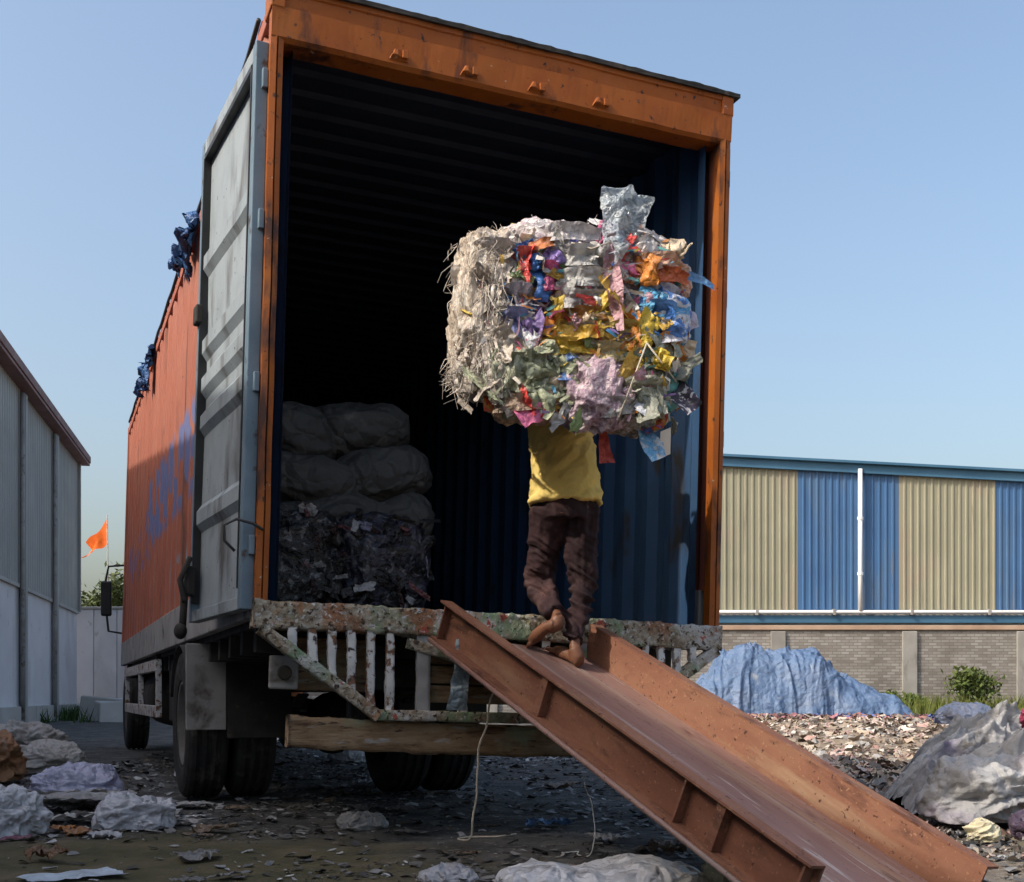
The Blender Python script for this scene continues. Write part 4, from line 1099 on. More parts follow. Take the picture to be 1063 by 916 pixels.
# feet
UP = -Rd
def foot(heel, toe, up, spread):
    """sole line from heel to toe"""
    heel, toe, up = np.array(heel), np.array(toe), np.array(up) / np.linalg.norm(up)
    d = (toe - heel); Lf = np.linalg.norm(d); d /= Lf
    sd = np.cross(d, up); sd /= np.linalg.norm(sd)
    limb(body, [heel + up * 0.028, heel + d * Lf * 0.3 + up * 0.040, heel + d * Lf * 0.62 + up * 0.032, heel + d * Lf * 0.85 + up * 0.022], [0.028, 0.029, 0.032, 0.025], 14)
    for k, off in enumerate((-0.030, -0.013, 0.002, 0.016, 0.029)):
        o = off * spread
        ln = (0.052, 0.052, 0.047, 0.041, 0.034)[k]
        b0 = heel + d * Lf * 0.80 + sd * o + up * 0.018
        limb(body, [b0, b0 + d * ln * 0.6 + up * 0.002, b0 + d * ln - up * 0.004], [0.012, 0.0105, 0.009], 8)
foot(rp(0.285, 0.615, 0.0), rp(0.065, 0.585, 0.0), Rn, 1)
limb(body, [AR, rp(0.265, 0.612, 0.045), rp(0.25, 0.61, 0.035)], [0.034, 0.036, 0.034])
tl = rp(0.045, 0.470, 0.004); hl_ = np.array((0.222, 5.740, 1.018))
foot(hl_, tl, np.array((-0.35, -0.25, 0.6)), -1)
limb(body, [AL, AL * 0.4 + hl_ * 0.6, hl_ + 0.2 * (tl - hl_) + np.array((-.012, -.008, .02))], [0.034, 0.034, 0.032])
# hands curled round the lower edge of the bale
def hand(w, dirv, side, curl):
    """palm from wrist along dirv; fingers curl towards curl; side points to the thumb"""
    w, dv, sd, cu = (np.array(q, float) for q in (w, dirv, side, curl))
    dv /= np.linalg.norm(dv); sd -= dv * (sd @ dv); sd /= np.linalg.norm(sd); cu -= dv * (cu @ dv); cu /= np.linalg.norm(cu)
    for k in range(4):
        o = sd * (0.030 - 0.020 * k)
        limb(body, [w + o * 0.5, w + dv * 0.045 + o * 0.9, w + dv * 0.085 + o], [0.016, 0.014, 0.012], 8)
        ln = (0.070, 0.078, 0.072, 0.056)[k]
        b0 = w + dv * 0.085 + o
        limb(body, [b0, b0 + dv * ln * 0.40 + cu * ln * 0.15, b0 + dv * ln * 0.55 + cu * ln * 0.50, b0 + dv * ln * 0.45 + cu * ln * 0.85], [0.0105, 0.0098, 0.009, 0.008], 8)
    b0 = w + dv * 0.02 + sd * 0.024
    limb(body, [b0, b0 + sd * 0.022 + dv * 0.025 + cu * 0.008, b0 + sd * 0.030 + dv * 0.048 + cu * 0.022, b0 + sd * 0.028 + dv * 0.062 + cu * 0.036], [0.014, 0.0125, 0.011, 0.009], 8)
hand(WL, (-0.02, -0.95, 0.02), (-1, 0, 0), (0.15, 0.0, 1))
hand(WR, (0.04, -0.95, -0.02), (1, 0, 0), (-0.15, 0.0, 1))
V, N, F = remeshed(body, 0.0062, 3)
mesh_obj('body', V - MO, F, M['skin'], man, True)
hm = MB().ell(hp((0, -0.012, 0.022)), (0.083, 0.096, 0.104), 24, 14, HM)
V, N, F = remeshed(hm, 0.009, 1)
keep = np.array([(HM.T @ (v - HD))[2] > 0.03 - 0.55 * max(0, -(HM.T @ (v - HD))[1]) for v in V])
V = V + N * (0.006 * fbm(V * 60, 5, 2))[:, None]
F = [f for f in F if all(keep[list(f)])]
mesh_obj('hair', V - MO, F, M['hair'], man, True)
# trousers: baggy, gathered at the shin
tr = MB()
limb(tr, [(0.268, 5.865, 1.70), (0.268, 5.865, 1.63), (0.268, 5.87, 1.57)], [0.140, 0.146, 0.140], 22)
limb(tr, [HL + (0.005, 0, 0), HL * 0.62 + KL * 0.38, HL * 0.25 + KL * 0.75, KL + (-.002, 0, -.02), KL * 0.52 + AL * 0.48, KL * 0.10 + AL * 0.90], [0.104, 0.094, 0.076, 0.073, 0.062, 0.050], 18)
limb(tr, [HR + (0.0, 0, 0), HR * 0.6 + KR * 0.4, HR * 0.25 + KR * 0.75, KR + (.004, 0, -.02), KR * 0.52 + AR * 0.48, KR * 0.10 + AR * 0.90], [0.104, 0.096, 0.078, 0.072, 0.060, 0.050], 18)
V, N, F = remeshed(tr, 0.0085, 5)
zz = V[:, 2]
w = np.clip((1.62 - zz) / 0.35, 0.25, 1)
wr = ridge(np.stack([V[:, 0] * 6, V[:, 1] * 6, V[:, 2] * 19 + V[:, 0] * 12], -1), 4, 3) - 0.55
wr2 = ridge(np.stack([V[:, 0] * 13, V[:, 1] * 9, V[:, 2] * 3.5], -1), 9, 2) - 0.55
V = V + N * (0.042 * w * wr + 0.026 * (1 - w * 0.5) * wr2)[:, None]
mesh_obj('trousers', V - MO, F, M['trouser'], man, True)
# shirt
sh = MB()
limb(sh, [(0.268, 5.860, 1.635), (0.266, 5.865, 1.72), (0.262, 5.875, 1.84), (0.25, 5.90, 1.98), (0.24, 5.95, 2.12), (0.23, 5.985, 2.205)], [0.186, 0.178, 0.164, 0.162, 0.168, 0.09], 26)
limb(sh, [SL_ + (0.10, 0.02, -0.03), SL_, SL_ * 0.45 + EL * 0.55], [0.085, 0.085, 0.074], 16)
limb(sh, [SR_ - (0.10, -0.02, 0.03), SR_, SR_ * 0.45 + ER * 0.55], [0.085, 0.085, 0.074], 16)
V, N, F = remeshed(sh, 0.011, 5)
c0 = np.array((0.265, 5.88))
V[:, 1] = c0[1] + (V[:, 1] - c0[1]) * np.where(V[:, 2] < 2.05, 0.90, 0.95)
wr = ridge(np.stack([V[:, 0] * 5 + V[:, 2] * 5, V[:, 1] * 5, V[:, 2] * 11 - V[:, 0] * 7], -1), 14, 4) - 0.55
V = V + N * (0.030 * wr)[:, None]
mesh_obj('shirt', V - MO, F, M['shirt'], man, True)

# ------------------------------------------------------------------ the bale on his back
BC = np.array((0.306, 5.52, 2.345))
bale = empty('scrap_bale', (BC[0], BC[1], BC[2] - 0.47), 0)
tag(bale, 'bulging bale of mixed crushed plastic bags and woven sacking carried on the back', 'bale')
BO = np.array(bale.location)
PXM = 5.29 / 1232.0
def bp(px, py, dy=0.0):
    """place on the bale front in its own frame (x right, y back, z up from the bale base)"""
    return np.array(((px - 603) * PXM * 1.0, dy, 0.47 + (337 - py) * PXM))
bundle_specs = [
    # cx, cy, w, h, depth y, thickness, colours a b c, amp, freq, stretch, seed
    (508, 318, 74, 158, -0.10, 0.50, (0.36, 0.29, 0.225), (0.45, 0.38, 0.31), (0.52, 0.47, 0.41), 0.05, 7.0, (2.2, 2.2, 0.8), 1),
    (560, 258, 130, 56, -0.05, 0.50, (0.42, 0.36, 0.36), (0.52, 0.47, 0.46), (0.38, 0.30, 0.33), 0.045, 8.0, (1, 1, 1.5), 2),
    (556, 292, 52, 62, -0.20, 0.22, (0.52, 0.07, 0.06), (0.50, 0.26, 0.24), (0.55, 0.09, 0.20), 0.04, 8.0, (2.5, 1, 0.7), 3),
    (612, 297, 82, 78, -0.17, 0.30, (0.36, 0.35, 0.335), (0.46, 0.45, 0.44), (0.28, 0.27, 0.26), 0.055, 7.5, (0.8, 1, 2.0), 4),
    (537, 338, 56, 76, -0.20, 0.24, (0.17, 0.15, 0.33), (0.42, 0.40, 0.46), (0.10, 0.21, 0.42), 0.05, 8.0, (1.6, 1, 1), 5),
    (618, 348, 120, 46, -0.22, 0.22, (0.50, 0.30, 0.04), (0.40, 0.27, 0.09), (0.44, 0.17, 0.04), 0.045, 8.0, (0.7, 1, 2.2), 6),
    (555, 392, 104, 58, -0.20, 0.34, (0.25, 0.26, 0.16), (0.33, 0.34, 0.25), (0.20, 0.21, 0.14), 0.055, 9.0, (2.0, 1, 0.8), 7),
    (617, 412, 62, 76, -0.23, 0.26, (0.34, 0.23, 0.28), (0.44, 0.34, 0.37), (0.27, 0.18, 0.23), 0.05, 8.5, (1.2, 1, 1), 8),
    (662, 400, 70, 74, -0.17, 0.34, (0.26, 0.27, 0.17), (0.36, 0.36, 0.31), (0.12, 0.13, 0.11), 0.055, 8.0, (1, 1, 1.3), 9),
    (684, 330, 60, 68, -0.14, 0.36, (0.07, 0.19, 0.50), (0.50, 0.52, 0.58), (0.09, 0.30, 0.58), 0.05, 7.0, (1, 1, 1.2), 10),
    (685, 287, 60, 44, -0.12, 0.36, (0.62, 0.17, 0.04), (0.55, 0.34, 0.25), (0.56, 0.50, 0.46), 0.045, 8.0, (0.8, 1, 2), 11),
    (650, 305, 54, 90, -0.15, 0.28, (0.36, 0.28, 0.29), (0.46, 0.38, 0.40), (0.40, 0.20, 0.14), 0.05, 8.0, (1.8, 1, 0.8), 12),
    (558, 414, 92, 28, -0.14, 0.36, (0.24, 0.15, 0.10), (0.32, 0.24, 0.17), (0.20, 0.17, 0.12), 0.04, 8.0, (0.8, 1, 2), 13),
    (640, 424, 62, 32, -0.16, 0.32, (0.36, 0.33, 0.30), (0.44, 0.42, 0.40), (0.30, 0.22, 0.16), 0.04, 9.0, (1, 1, 2), 14),
    (575, 366, 60, 34, -0.23, 0.16, (0.55, 0.33, 0.02), (0.45, 0.40, 0.10), (0.14, 0.33, 0.32), 0.035, 9.0, (0.8, 1, 2.2), 15),
    (640, 372, 60, 36, -0.23, 0.18, (0.40, 0.34, 0.17), (0.47, 0.40, 0.26), (0.30, 0.26, 0.14), 0.04, 9.0, (1, 1, 1.6), 16),
    (682, 365, 50, 40, -0.16, 0.30, (0.16, 0.30, 0.26), (0.48, 0.48, 0.48), (0.30, 0.24, 0.42), 0.04, 8.0, (1, 1, 1.4), 17),
]
BM = []
for (cx, cy, w, h, dy, th, a, b, c, amp, fq, st, sd) in bundle_specs:
    mb = pillow((w * PXM * 1.06, th * 0.96, h * PXM * 1.06), sd, amp * 1.15, fq * 1.25, 0.66, 160, 104, st, oct=5)
    a, b, c = (tuple(min(0.85, q * 1.3) for q in z_) for z_ in (a, b, c))
    mt = two_tone('bundle_print', a, b, c, 9, 1.0, 0.45, st)
    mb.build('compressed_bundle', mt, bale, True, M=Matrix.Translation(bp(cx, cy, dy)) @ rotm(0, 0.06 * math.sin(sd * 2.3), 0.15 * math.sin(sd * 1.7)))
# the packed core and back of the bale
core = pillow((0.92, 0.46, 0.72), 33, 0.06, 7.0, 0.7, 150, 90, oct=4)
core.build('bale_core', two_tone('core_print', (0.30, 0.27, 0.25), (0.42, 0.40, 0.38), (0.20, 0.22, 0.28), 8), bale, True, M=Matrix.Translation((-0.03, 0.04, 0.515)))

# loose pieces of film sticking out of the bale
PAL = [(0.55, 0.06, 0.05), (0.60, 0.22, 0.04), (0.60, 0.42, 0.05), (0.06, 0.18, 0.50), (0.10, 0.36, 0.60), (0.62, 0.62, 0.64), (0.48, 0.45, 0.42), (0.52, 0.30, 0.36),
       (0.20, 0.28, 0.12), (0.10, 0.32, 0.32), (0.26, 0.18, 0.46), (0.62, 0.50, 0.36), (0.62, 0.16, 0.30), (0.55, 0.34, 0.06)]
flake_meshes = []
for k in range(14):
    w, h = [(0.11, 0.07), (0.07, 0.10), (0.16, 0.045), (0.05, 0.14), (0.09, 0.09), (0.13, 0.06), (0.18, 0.03)][k % 7]
    o = crumple(w, h, 200 + k, 0.38, 11, 0.3).build('plastic_scrap_proto', M['scrap'], None, True)
    flake_meshes.append(o.data); bpy.data.objects.remove(o)
rs = np.random.RandomState(12)
def zone_col(px, py):
    if px < 535 and rs.rand() < 0.74: return np.array((0.46, 0.40, 0.34)) * rs.uniform(0.7, 1.25)
    if py < 262 and rs.rand() < 0.5: return np.array((0.48, 0.45, 0.44)) * rs.uniform(0.7, 1.25)
    if 575 < px < 650 and 262 < py < 330 and rs.rand() < 0.5: return np.array((0.42, 0.41, 0.39)) * rs.uniform(0.7, 1.3)
    if px < 600 and 370 < py < 425 and rs.rand() < 0.6: return np.array((0.27, 0.29, 0.19)) * rs.uniform(0.7, 1.3)
    if 590 < px < 645 and py > 380 and rs.rand() < 0.55: return np.array((0.40, 0.29, 0.34)) * rs.uniform(0.8, 1.3)
    if py > 325 and py < 385 and px > 560 and rs.rand() < 0.55: return np.array(PAL[[1, 2, 2, 13, 11][rs.randint(5)]])
    if px > 660 and py < 300 and rs.rand() < 0.6: return np.array(PAL[[0, 1, 1, 11][rs.randint(4)]])
    if px > 655 and 300 < py < 360 and rs.rand() < 0.6: return np.array(PAL[[3, 4, 4, 5][rs.randint(4)]])
    if px > 640 and py > 360 and rs.rand() < 0.45: return np.array((0.30, 0.31, 0.25)) * rs.uniform(0.6, 1.4)
    return np.array(PAL[rs.randint(len(PAL))])
def add_scrap(loc, rot, sc, col, k=None, parent=bale, name='plastic_scrap'):
    o = bpy.data.objects.new(name, flake_meshes[rs.randint(len(flake_meshes)) if k is None else k])
    o.location = loc; o.rotation_euler = rot; o.scale = (sc, sc, sc); o.color = (*col, 1)
    COL.objects.link(o); o.parent = parent
    return o
cnt = 0
while cnt < 150:
    px, py = rs.uniform(474, 714), rs.uniform(238, 444)
    if abs((px - 595) / 119) ** 3.2 + abs((py - 336) / 102) ** 3.2 > 1: continue
    if px < 500 and py > 400: continue
    edge = min(px - 470, 722 - px, py - 232, (468 - py) * 1.3)
    dy = -0.335 + 0.19 * max(0, 1 - edge / 42.0) ** 1.5 + rs.uniform(-0.015, 0.02)
    p = bp(px, py, dy)
    tx = 0.9 * (px - 597) / 125 * (1 if edge < 30 else 0.35)
    add_scrap(p, (rs.normal() * 0.45, rs.uniform(-1.6, 1.6), tx + rs.normal() * 0.45), rs.uniform(0.7, 1.55), np.clip(zone_col(px, py) * 1.25, 0, 0.9))
    cnt += 1
for k in range(45):      # along the top and the two flanks
    side = rs.randint(3)
    if side == 0: p = np.array((rs.uniform(-0.5, 0.48), rs.uniform(-0.25, 0.2), 0.90 + rs.uniform(-.02, .03))); rot = (1.3 + rs.normal() * .4, rs.normal() * .4, rs.uniform(0, 6)); c = zone_col(560, 250)
    elif side == 1: p = np.array((-0.52 + rs.uniform(-.02, .02), rs.uniform(-0.25, 0.2), rs.uniform(0.15, 0.85))); rot = (rs.normal() * .4, rs.uniform(-1, 1), 1.57 + rs.normal() * .4); c = zone_col(490, 300)
    else: p = np.array((0.455 + rs.uniform(-.02, .02), rs.uniform(-0.25, 0.2), rs.uniform(0.1, 0.8))); rot = (rs.normal() * .4, rs.uniform(-1, 1), 1.57 + rs.normal() * .4); c = zone_col(700, rs.uniform(280, 440))
    add_scrap(p, rot, rs.uniform(0.6, 1.1), c)

# frayed sacking threads on the left flank and below
th = MB()
for k in range(420):
    px = 474 + abs(rs.normal()) * 26; py = rs.uniform(245, 392)
    a = bp(px, py, -0.33 + 0.20 * max(0, 1 - (px - 470) / 36.0) + rs.uniform(-.02, .02))
    ln = rs.uniform(0.05, 0.16)
    d = np.array((rs.normal() * 0.25 - 0.15, rs.normal() * 0.25 - 0.2, -1 + rs.normal() * 0.35)); d /= np.linalg.norm(d)
    m1 = a + d * ln * 0.33 + rs.normal(size=3) * 0.014; m2_ = a + d * ln * 0.66 + rs.normal(size=3) * 0.016
    th.tube([a, m1, m2_, a + d * ln + rs.normal(size=3) * 0.02], [0.0019, 0.0019, 0.0017, 0.0008], 3, cap=False)
for k in range(110):     # fringe hanging off the lower left corner
    a = bp(rs.uniform(468, 500), rs.uniform(365, 388), rs.uniform(-0.28, 0.05))
    e = bp(rs.uniform(455, 482), rs.uniform(376, 398), rs.uniform(-0.30, 0.0)) if rs.rand() < 0.72 else bp(rs.uniform(475, 483), rs.uniform(395, 425), -0.2)
    th.tube([a, (a + e) / 2 + rs.normal(size=3) * 0.02, e], [0.002, 0.0019, 0.001], 3, cap=False)
for k in range(160):
    a = bp(rs.uniform(500, 630), rs.uniform(233, 245), rs.uniform(-0.28, 0.1)); e = a + np.array((rs.normal() * 0.05, rs.normal() * .03, rs.uniform(-0.01, 0.05)))
    th.tube([a, (a + e) / 2 + rs.normal(size=3) * 0.012, e], [0.0018, 0.0018, 0.0009], 3, cap=False)
M['thread'] = pmat('sacking_thread', [(0.3, (0.42, 0.36, 0.30)), (0.7, (0.60, 0.55, 0.49))], 20, rough=0.8)
o = th.build('frayed_thread', M['thread'], bale); o['kind'] = 'stuff'

# shredded ribbons packed all over the front
NR = 650
rv, rc, rf_ = [], [], []
for k in range(NR):
    px, py = rs.uniform(473, 714), rs.uniform(237, 446)
    if abs((px - 595) / 119) ** 3.2 + abs((py - 336) / 102) ** 3.2 > 1: continue
    if px < 503 and py > 398: continue
    edge = min(px - 470, 722 - px, py - 232, (468 - py) * 1.3)
    a = bp(px, py, -0.325 + 0.19 * max(0, 1 - edge / 42.0) ** 1.5 + rs.uniform(-0.02, 0.012))
    ang = rs.normal() * 0.5 + (1.57 if (px < 545 or (py > 365 and rs.rand() < 0.6)) else 0.0)
    d = np.array((math.cos(ang), rs.normal() * 0.35, math.sin(ang))); sdv = np.array((-math.sin(ang), rs.normal() * 0.5, math.cos(ang)))
    ln, wd_ = rs.uniform(0.03, 0.10), rs.uniform(0.004, 0.016)
    c = zone_col(px, py) * rs.uniform(0.55, 1.35)
    q = np.array((0, -0.012 * rs.rand(), 0))
    rows = [a - d * ln / 2, a - d * ln * 0.15 + q, a + d * ln * 0.2 + q * 0.6 + rs.normal(size=3) * 0.006, a + d * ln / 2 + rs.normal(size=3) * 0.008]
    b0 = len(rv)
    for j, r_ in enumerate(rows):
        w_ = wd_ * (1, 1.2, 1.0, 0.5)[j]
        rv += [r_ - sdv * w_ / 2, r_ + sdv * w_ / 2]; rc += [c, c]
    rf_ += [(b0 + 2 * j, b0 + 2 * j + 1, b0 + 2 * j + 3, b0 + 2 * j + 2) for j in range(3)]
M['shred'] = pmat('shredded_film', [(0.3, (0.8, 0.8, 0.8)), (0.7, (1, 1, 1))], 30, rough=0.45, attr='Col', spec=0.5, transl=0.1)
o = mesh_obj('shredded_ribbon', np.array(rv), rf_, M['shred'], bale, True); o['kind'] = 'stuff'
color_attr(o, np.clip(np.array(rc), 0, 1))

# distinct larger pieces
def sheet(path, widths, seed, mt, name, amp=0.02, n=16, wdir=(1, 0, 0), sub=6, color=None, fold=0.3):
    """a crumpled strip of film following a path"""
    P = np.array(path, float); k = np.arange(len(P)); t = np.linspace(0, len(P) - 1, (len(P) - 1) * sub + 1)
    C = np.stack([np.interp(t, k, P[:, i]) for i in range(3)], -1); Wd = np.interp(t, k, widths)
    for _ in range(2): C[1:-1] = .25 * C[:-2] + .5 * C[1:-1] + .25 * C[2:]
    wd = np.array(wdir, float); wd /= np.linalg.norm(wd)
    tg = np.gradient(C, axis=0); tg /= np.linalg.norm(tg, axis=1)[:, None]
    nn = np.cross(tg, wd); nn /= np.linalg.norm(nn, axis=1)[:, None] + 1e-9
    s = np.linspace(-.5, .5, n)
    A = C[:, None] + (Wd[:, None] * s)[..., None] * wd
    Q = A * 9
    A = A + nn[:, None] * (amp * (ridge(Q + seed, seed, 3) - .5) * 2 + fold * Wd[:, None] * (np.abs(s) - .25))[..., None] + amp * 0.4 * np.stack([vnoise(Q * 1.7 + seed, seed + i) for i in range(3)], -1)
    o = MB().grid(A).build(name, mt, bale, True)
    if color: o.color = (*color, 1)
    return o
M['clear_film'] = pmat('clear_pale_film', [(0.3, (0.50, 0.58, 0.64)), (0.7, (0.70, 0.77, 0.82))], 8, rough=0.18, spec=0.8, alpha=0.74, transl=0.3, bumps=[(16, 0.5, 0.02)], crinkle=[(13, 1.0, 0.08), (30, 0.7, 0.03)])
P = lambda x, y, d=-0.2: bp(x, y, d)
sheet([P(640, 284, -.37), P(641, 250, -.34), P(648, 205, -.28)], [0.05, 0.15, 0.22], 301, M['clear_film'], 'clear_plastic_bag', 0.05, 30, (1, 0.25, -0.08), 12, None, 0.5)
sheet([P(646, 274, -.33), P(650, 240, -.28), P(652, 208, -.27), P(640, 200, -.30)], [0.05, 0.15, 0.24, 0.12], 303, M['clear_film'], 'clear_plastic_bag', 0.05, 30, (1, -0.2, -0.15), 12, None, 0.3)
sheet([P(629, 238, -.30), P(630, 270, -.35), P(636, 310, -.38), P(641, 352, -.37)], [0.03, 0.065, 0.07, 0.025], 305, M['scrap'], 'pink_strip', 0.028, 16, (1, 0.1, 0), 10, (0.62, 0.36, 0.40), 0.35)
sheet([P(695, 283, -.18), P(712, 283, -.2), P(730, 289, -.22), P(742, 298, -.22)], [0.05, 0.045, 0.035, 0.03], 307, M['scrap'], 'blue_strip', 0.010, 8, (0.1, 0.3, 1), 8, (0.16, 0.36, 0.66), 0.4)
sheet([P(533, 243, -.1), P(535, 232, -.11), P(532, 221, -.12)], [0.07, 0.07, 0.02], 309, M['scrap'], 'yellow_tab', 0.012, 9, (1, 0.2, 0.1), 6, (0.52, 0.44, 0.16), 0.5)
M['printed_strap'] = two_tone('black_white_print', (0.02, 0.02, 0.03), (0.04, 0.03, 0.06), (0.55, 0.53, 0.56), 26, 0.5, 0.45)
sheet([P(680, 385, -.24), P(700, 405, -.27), P(720, 427, -.28)], [0.07, 0.095, 0.09], 311, M['printed_strap'], 'printed_strap', 0.012, 12, (0.7, 0, 0.7), 8, None, 0.2)
M['orange_print'] = two_tone('orange_print', (0.60, 0.26, 0.03), (0.60, 0.08, 0.04), (0.10, 0.18, 0.50), 14, 0.6, 0.4)
sheet([P(660, 430, -.2), P(675, 438, -.24), P(692, 436, -.25)], [0.08, 0.12, 0.08], 313, M['orange_print'], 'printed_wrapper', 0.018, 12, (0.2, 0.1, 1), 8, None, 0.2)
M['blue_print'] = two_tone('blue_print', (0.12, 0.36, 0.62), (0.20, 0.42, 0.66), (0.58, 0.62, 0.66), 22, 0.4, 0.4)
sheet([P(664, 432, -.2), P(670, 450, -.22), P(679, 465, -.24), P(683, 477, -.25)], [0.04, 0.06, 0.10, 0.07], 315, M['blue_print'], 'printed_wrapper', 0.012, 10, (1, 0.1, 0.5), 8, None, 0.2)
sheet([P(626, 424, -.15), P(627, 446, -.17), P(628, 462, -.18), P(631, 478, -.18)], [0.03, 0.04, 0.06, 0.08], 317, M['scrap'], 'red_tatter', 0.015, 10, (1, 0.2, 0), 8, (0.50, 0.07, 0.05), 0.3)
sheet([P(505, 405, -.25), P(510, 416, -.28), P(508, 428, -.26)], [0.05, 0.08, 0.06], 319, M['orange_print'], 'printed_wrapper', 0.02, 10, (1, 0.2, 0), 8, None, 0.4)
sheet([P(690, 372, -.20), P(706, 374, -.24), P(719, 379, -.25)], [0.05, 0.07, 0.03], 321, M['scrap'], 'grey_flap', 0.012, 9, (0.1, 0.2, 1), 8, (0.42, 0.42, 0.40), 0.4)
sheet([P(700, 315, -.22), P(712, 325, -.22), P(718, 340, -.2)], [0.06, 0.09, 0.08], 323, M['bag_white'], 'white_wrapper', 0.02, 10, (1, 0.3, 0.4), 8, (0.95, 0.85, 0.95), 0.4)
sheet([P(560, 348, -.34), P(590, 356, -.36), P(625, 352, -.36)], [0.05, 0.075, 0.05], 325, M['scrap'], 'yellow_fold', 0.018, 10, (0.1, 0.1, 1), 10, (0.62, 0.38, 0.05), 0.4)
sheet([P(548, 266, -.34), P(565, 263, -.36), P(585, 258, -.34)], [0.04, 0.055, 0.03], 327, M['scrap'], 'orange_fold', 0.014, 8, (0.1, 0.1, 1), 8, (0.58, 0.20, 0.07), 0.4)
sheet([P(655, 330, -.33), P(672, 345, -.34), P(690, 352, -.30)], [0.05, 0.09, 0.06], 329, M['scrap'], 'blue_fold', 0.018, 10, (0.5, 0.1, 1), 8, (0.10, 0.30, 0.62), 0.4)
sheet([P(565, 250, -.30), P(582, 252, -.33), P(600, 255, -.31)], [0.03, 0.045, 0.02], 331, M['scrap'], 'blue_fold', 0.010, 8, (0.1, 0.1, 1), 8, (0.20, 0.22, 0.62), 0.4)
sheet([P(500, 395, -.30), P(512, 378, -.34), P(522, 362, -.33)], [0.02, 0.03, 0.02], 333, M['scrap'], 'green_edge', 0.008, 8, (0.7, 0.1, 0.6), 8, (0.45, 0.58, 0.35), 0.3)
# bigger flattened sacks and sheets folded into the layers
FOLDS = [(588, 250, 70, 16, (0.62, 0.58, 0.58)), (545, 278, 34, 20, (0.58, 0.14, 0.12)), (600, 275, 62, 18, (0.50, 0.49, 0.47)), (605, 296, 66, 17, (0.56, 0.55, 0.53)), (600, 318, 70, 16, (0.46, 0.45, 0.44)),
         (568, 296, 26, 26, (0.56, 0.10, 0.24)), (540, 318, 34, 24, (0.50, 0.48, 0.56)), (533, 345, 30, 30, (0.22, 0.24, 0.46)), (553, 342, 20, 34, (0.24, 0.16, 0.38)), (610, 334, 74, 13, (0.52, 0.26, 0.08)), (600, 350, 60, 15, (0.50, 0.42, 0.32)),
         (590, 366, 84, 14, (0.64, 0.42, 0.05)), (648, 350, 44, 18, (0.46, 0.34, 0.09)), (540, 384, 62, 20, (0.34, 0.36, 0.24)), (556, 402, 72, 20, (0.28, 0.30, 0.19)), (590, 388, 30, 22, (0.12, 0.22, 0.48)),
         (628, 372, 46, 18, (0.46, 0.38, 0.20)), (668, 380, 50, 18, (0.22, 0.32, 0.28)), (664, 408, 54, 20, (0.36, 0.36, 0.28)), (640, 428, 56, 18, (0.48, 0.46, 0.44)), (684, 278, 46, 15, (0.58, 0.36, 0.26)),
         (690, 292, 40, 14, (0.66, 0.15, 0.05)), (682, 312, 46, 18, (0.50, 0.48, 0.50)), (686, 330, 42, 20, (0.12, 0.30, 0.64)), (692, 350, 34, 18, (0.62, 0.62, 0.70)), (550, 424, 74, 15, (0.36, 0.26, 0.19)), (515, 268, 50, 20, (0.52, 0.46, 0.42))]
for k, (px, py, w_, h_, c_) in enumerate(FOLDS):
    tl_ = 0.12 * math.sin(k * 2.1)
    e_ = max(0, abs(px - 597) - 60) / 60.0
    dy_ = -0.345 + 0.05 * e_
    if w_ >= h_:
        pth = [bp(px - w_ / 2, py + tl_ * w_ / 2, dy_ + 0.05), bp(px - w_ / 6, py, dy_ - 0.01), bp(px + w_ / 6, py - 1, dy_ - 0.005), bp(px + w_ / 2, py - tl_ * w_ / 2, dy_ + 0.05)]
        o = sheet(pth, [h_ * PXM * q for q in (0.7, 1.15, 1.1, 0.7)], 700 + k, M['scrap'], 'folded_sack', 0.022, 22, (0.05, -0.25, 1), 10, c_, 0.45)
    else:
        pth = [bp(px, py - h_ / 2, dy_ + 0.04), bp(px + 2, py, dy_ - 0.01), bp(px - 1, py + h_ / 2, dy_ + 0.04)]
        o = sheet(pth, [w_ * PXM * q for q in (0.7, 1.15, 0.7)], 700 + k, M['scrap'], 'folded_sack', 0.022, 22, (1, -0.25, 0.05), 12, c_, 0.45)
# white binding strings
for path in ([P(640, 440, -.36), P(655, 400, -.38), P(668, 365, -.37)], [P(668, 365, -.37), P(684, 385, -.36), P(700, 400, -.3)], [P(592, 262, -.35), P(612, 270, -.37), P(632, 262, -.36)]):
    MB().tube(path, 0.004, 6).build('binding_string', M['rope'], bale, True)

# ------------------------------------------------------------------ load inside the container
def place_body(name, mb, mat, wloc, rot, label, cat, group=None, color=None, smooth=True):
    o = mb.build(name, mat, None, smooth)
    o.location = wloc; o.rotation_euler = rot
    if color: o.color = (*color, 1)
    return tag(o, label, cat, group)
inside = [  # lx, ly, z, size, tilt, label
    (0.26, 1.00, 1.06, (0.46, 0.62, 0.40), 0.25, 'plump dusty sack at the top of the load beside the left container wall'),
    (0.72, 1.02, 1.14, (0.62, 0.62, 0.30), -0.10, 'long stuffed sack lying topmost on the load inside the container'),
    (0.34, 0.95, 0.80, (0.62, 0.70, 0.30), 0.12, 'flattened sack squeezed below the plump top sack by the left wall'),
    (0.88, 0.98, 0.88, (0.62, 0.70, 0.34), -0.22, 'big sack under the topmost long sack, its end towards the dark interior'),
    (0.52, 0.86, 0.60, (0.80, 0.66, 0.30), 0.05, 'wide slumped sack resting directly on the dark scrap bales'),
    (0.98, 0.92, 0.62, (0.46, 0.66, 0.34), -0.45, 'tilted sack at the inner end of the row above the scrap bales')]
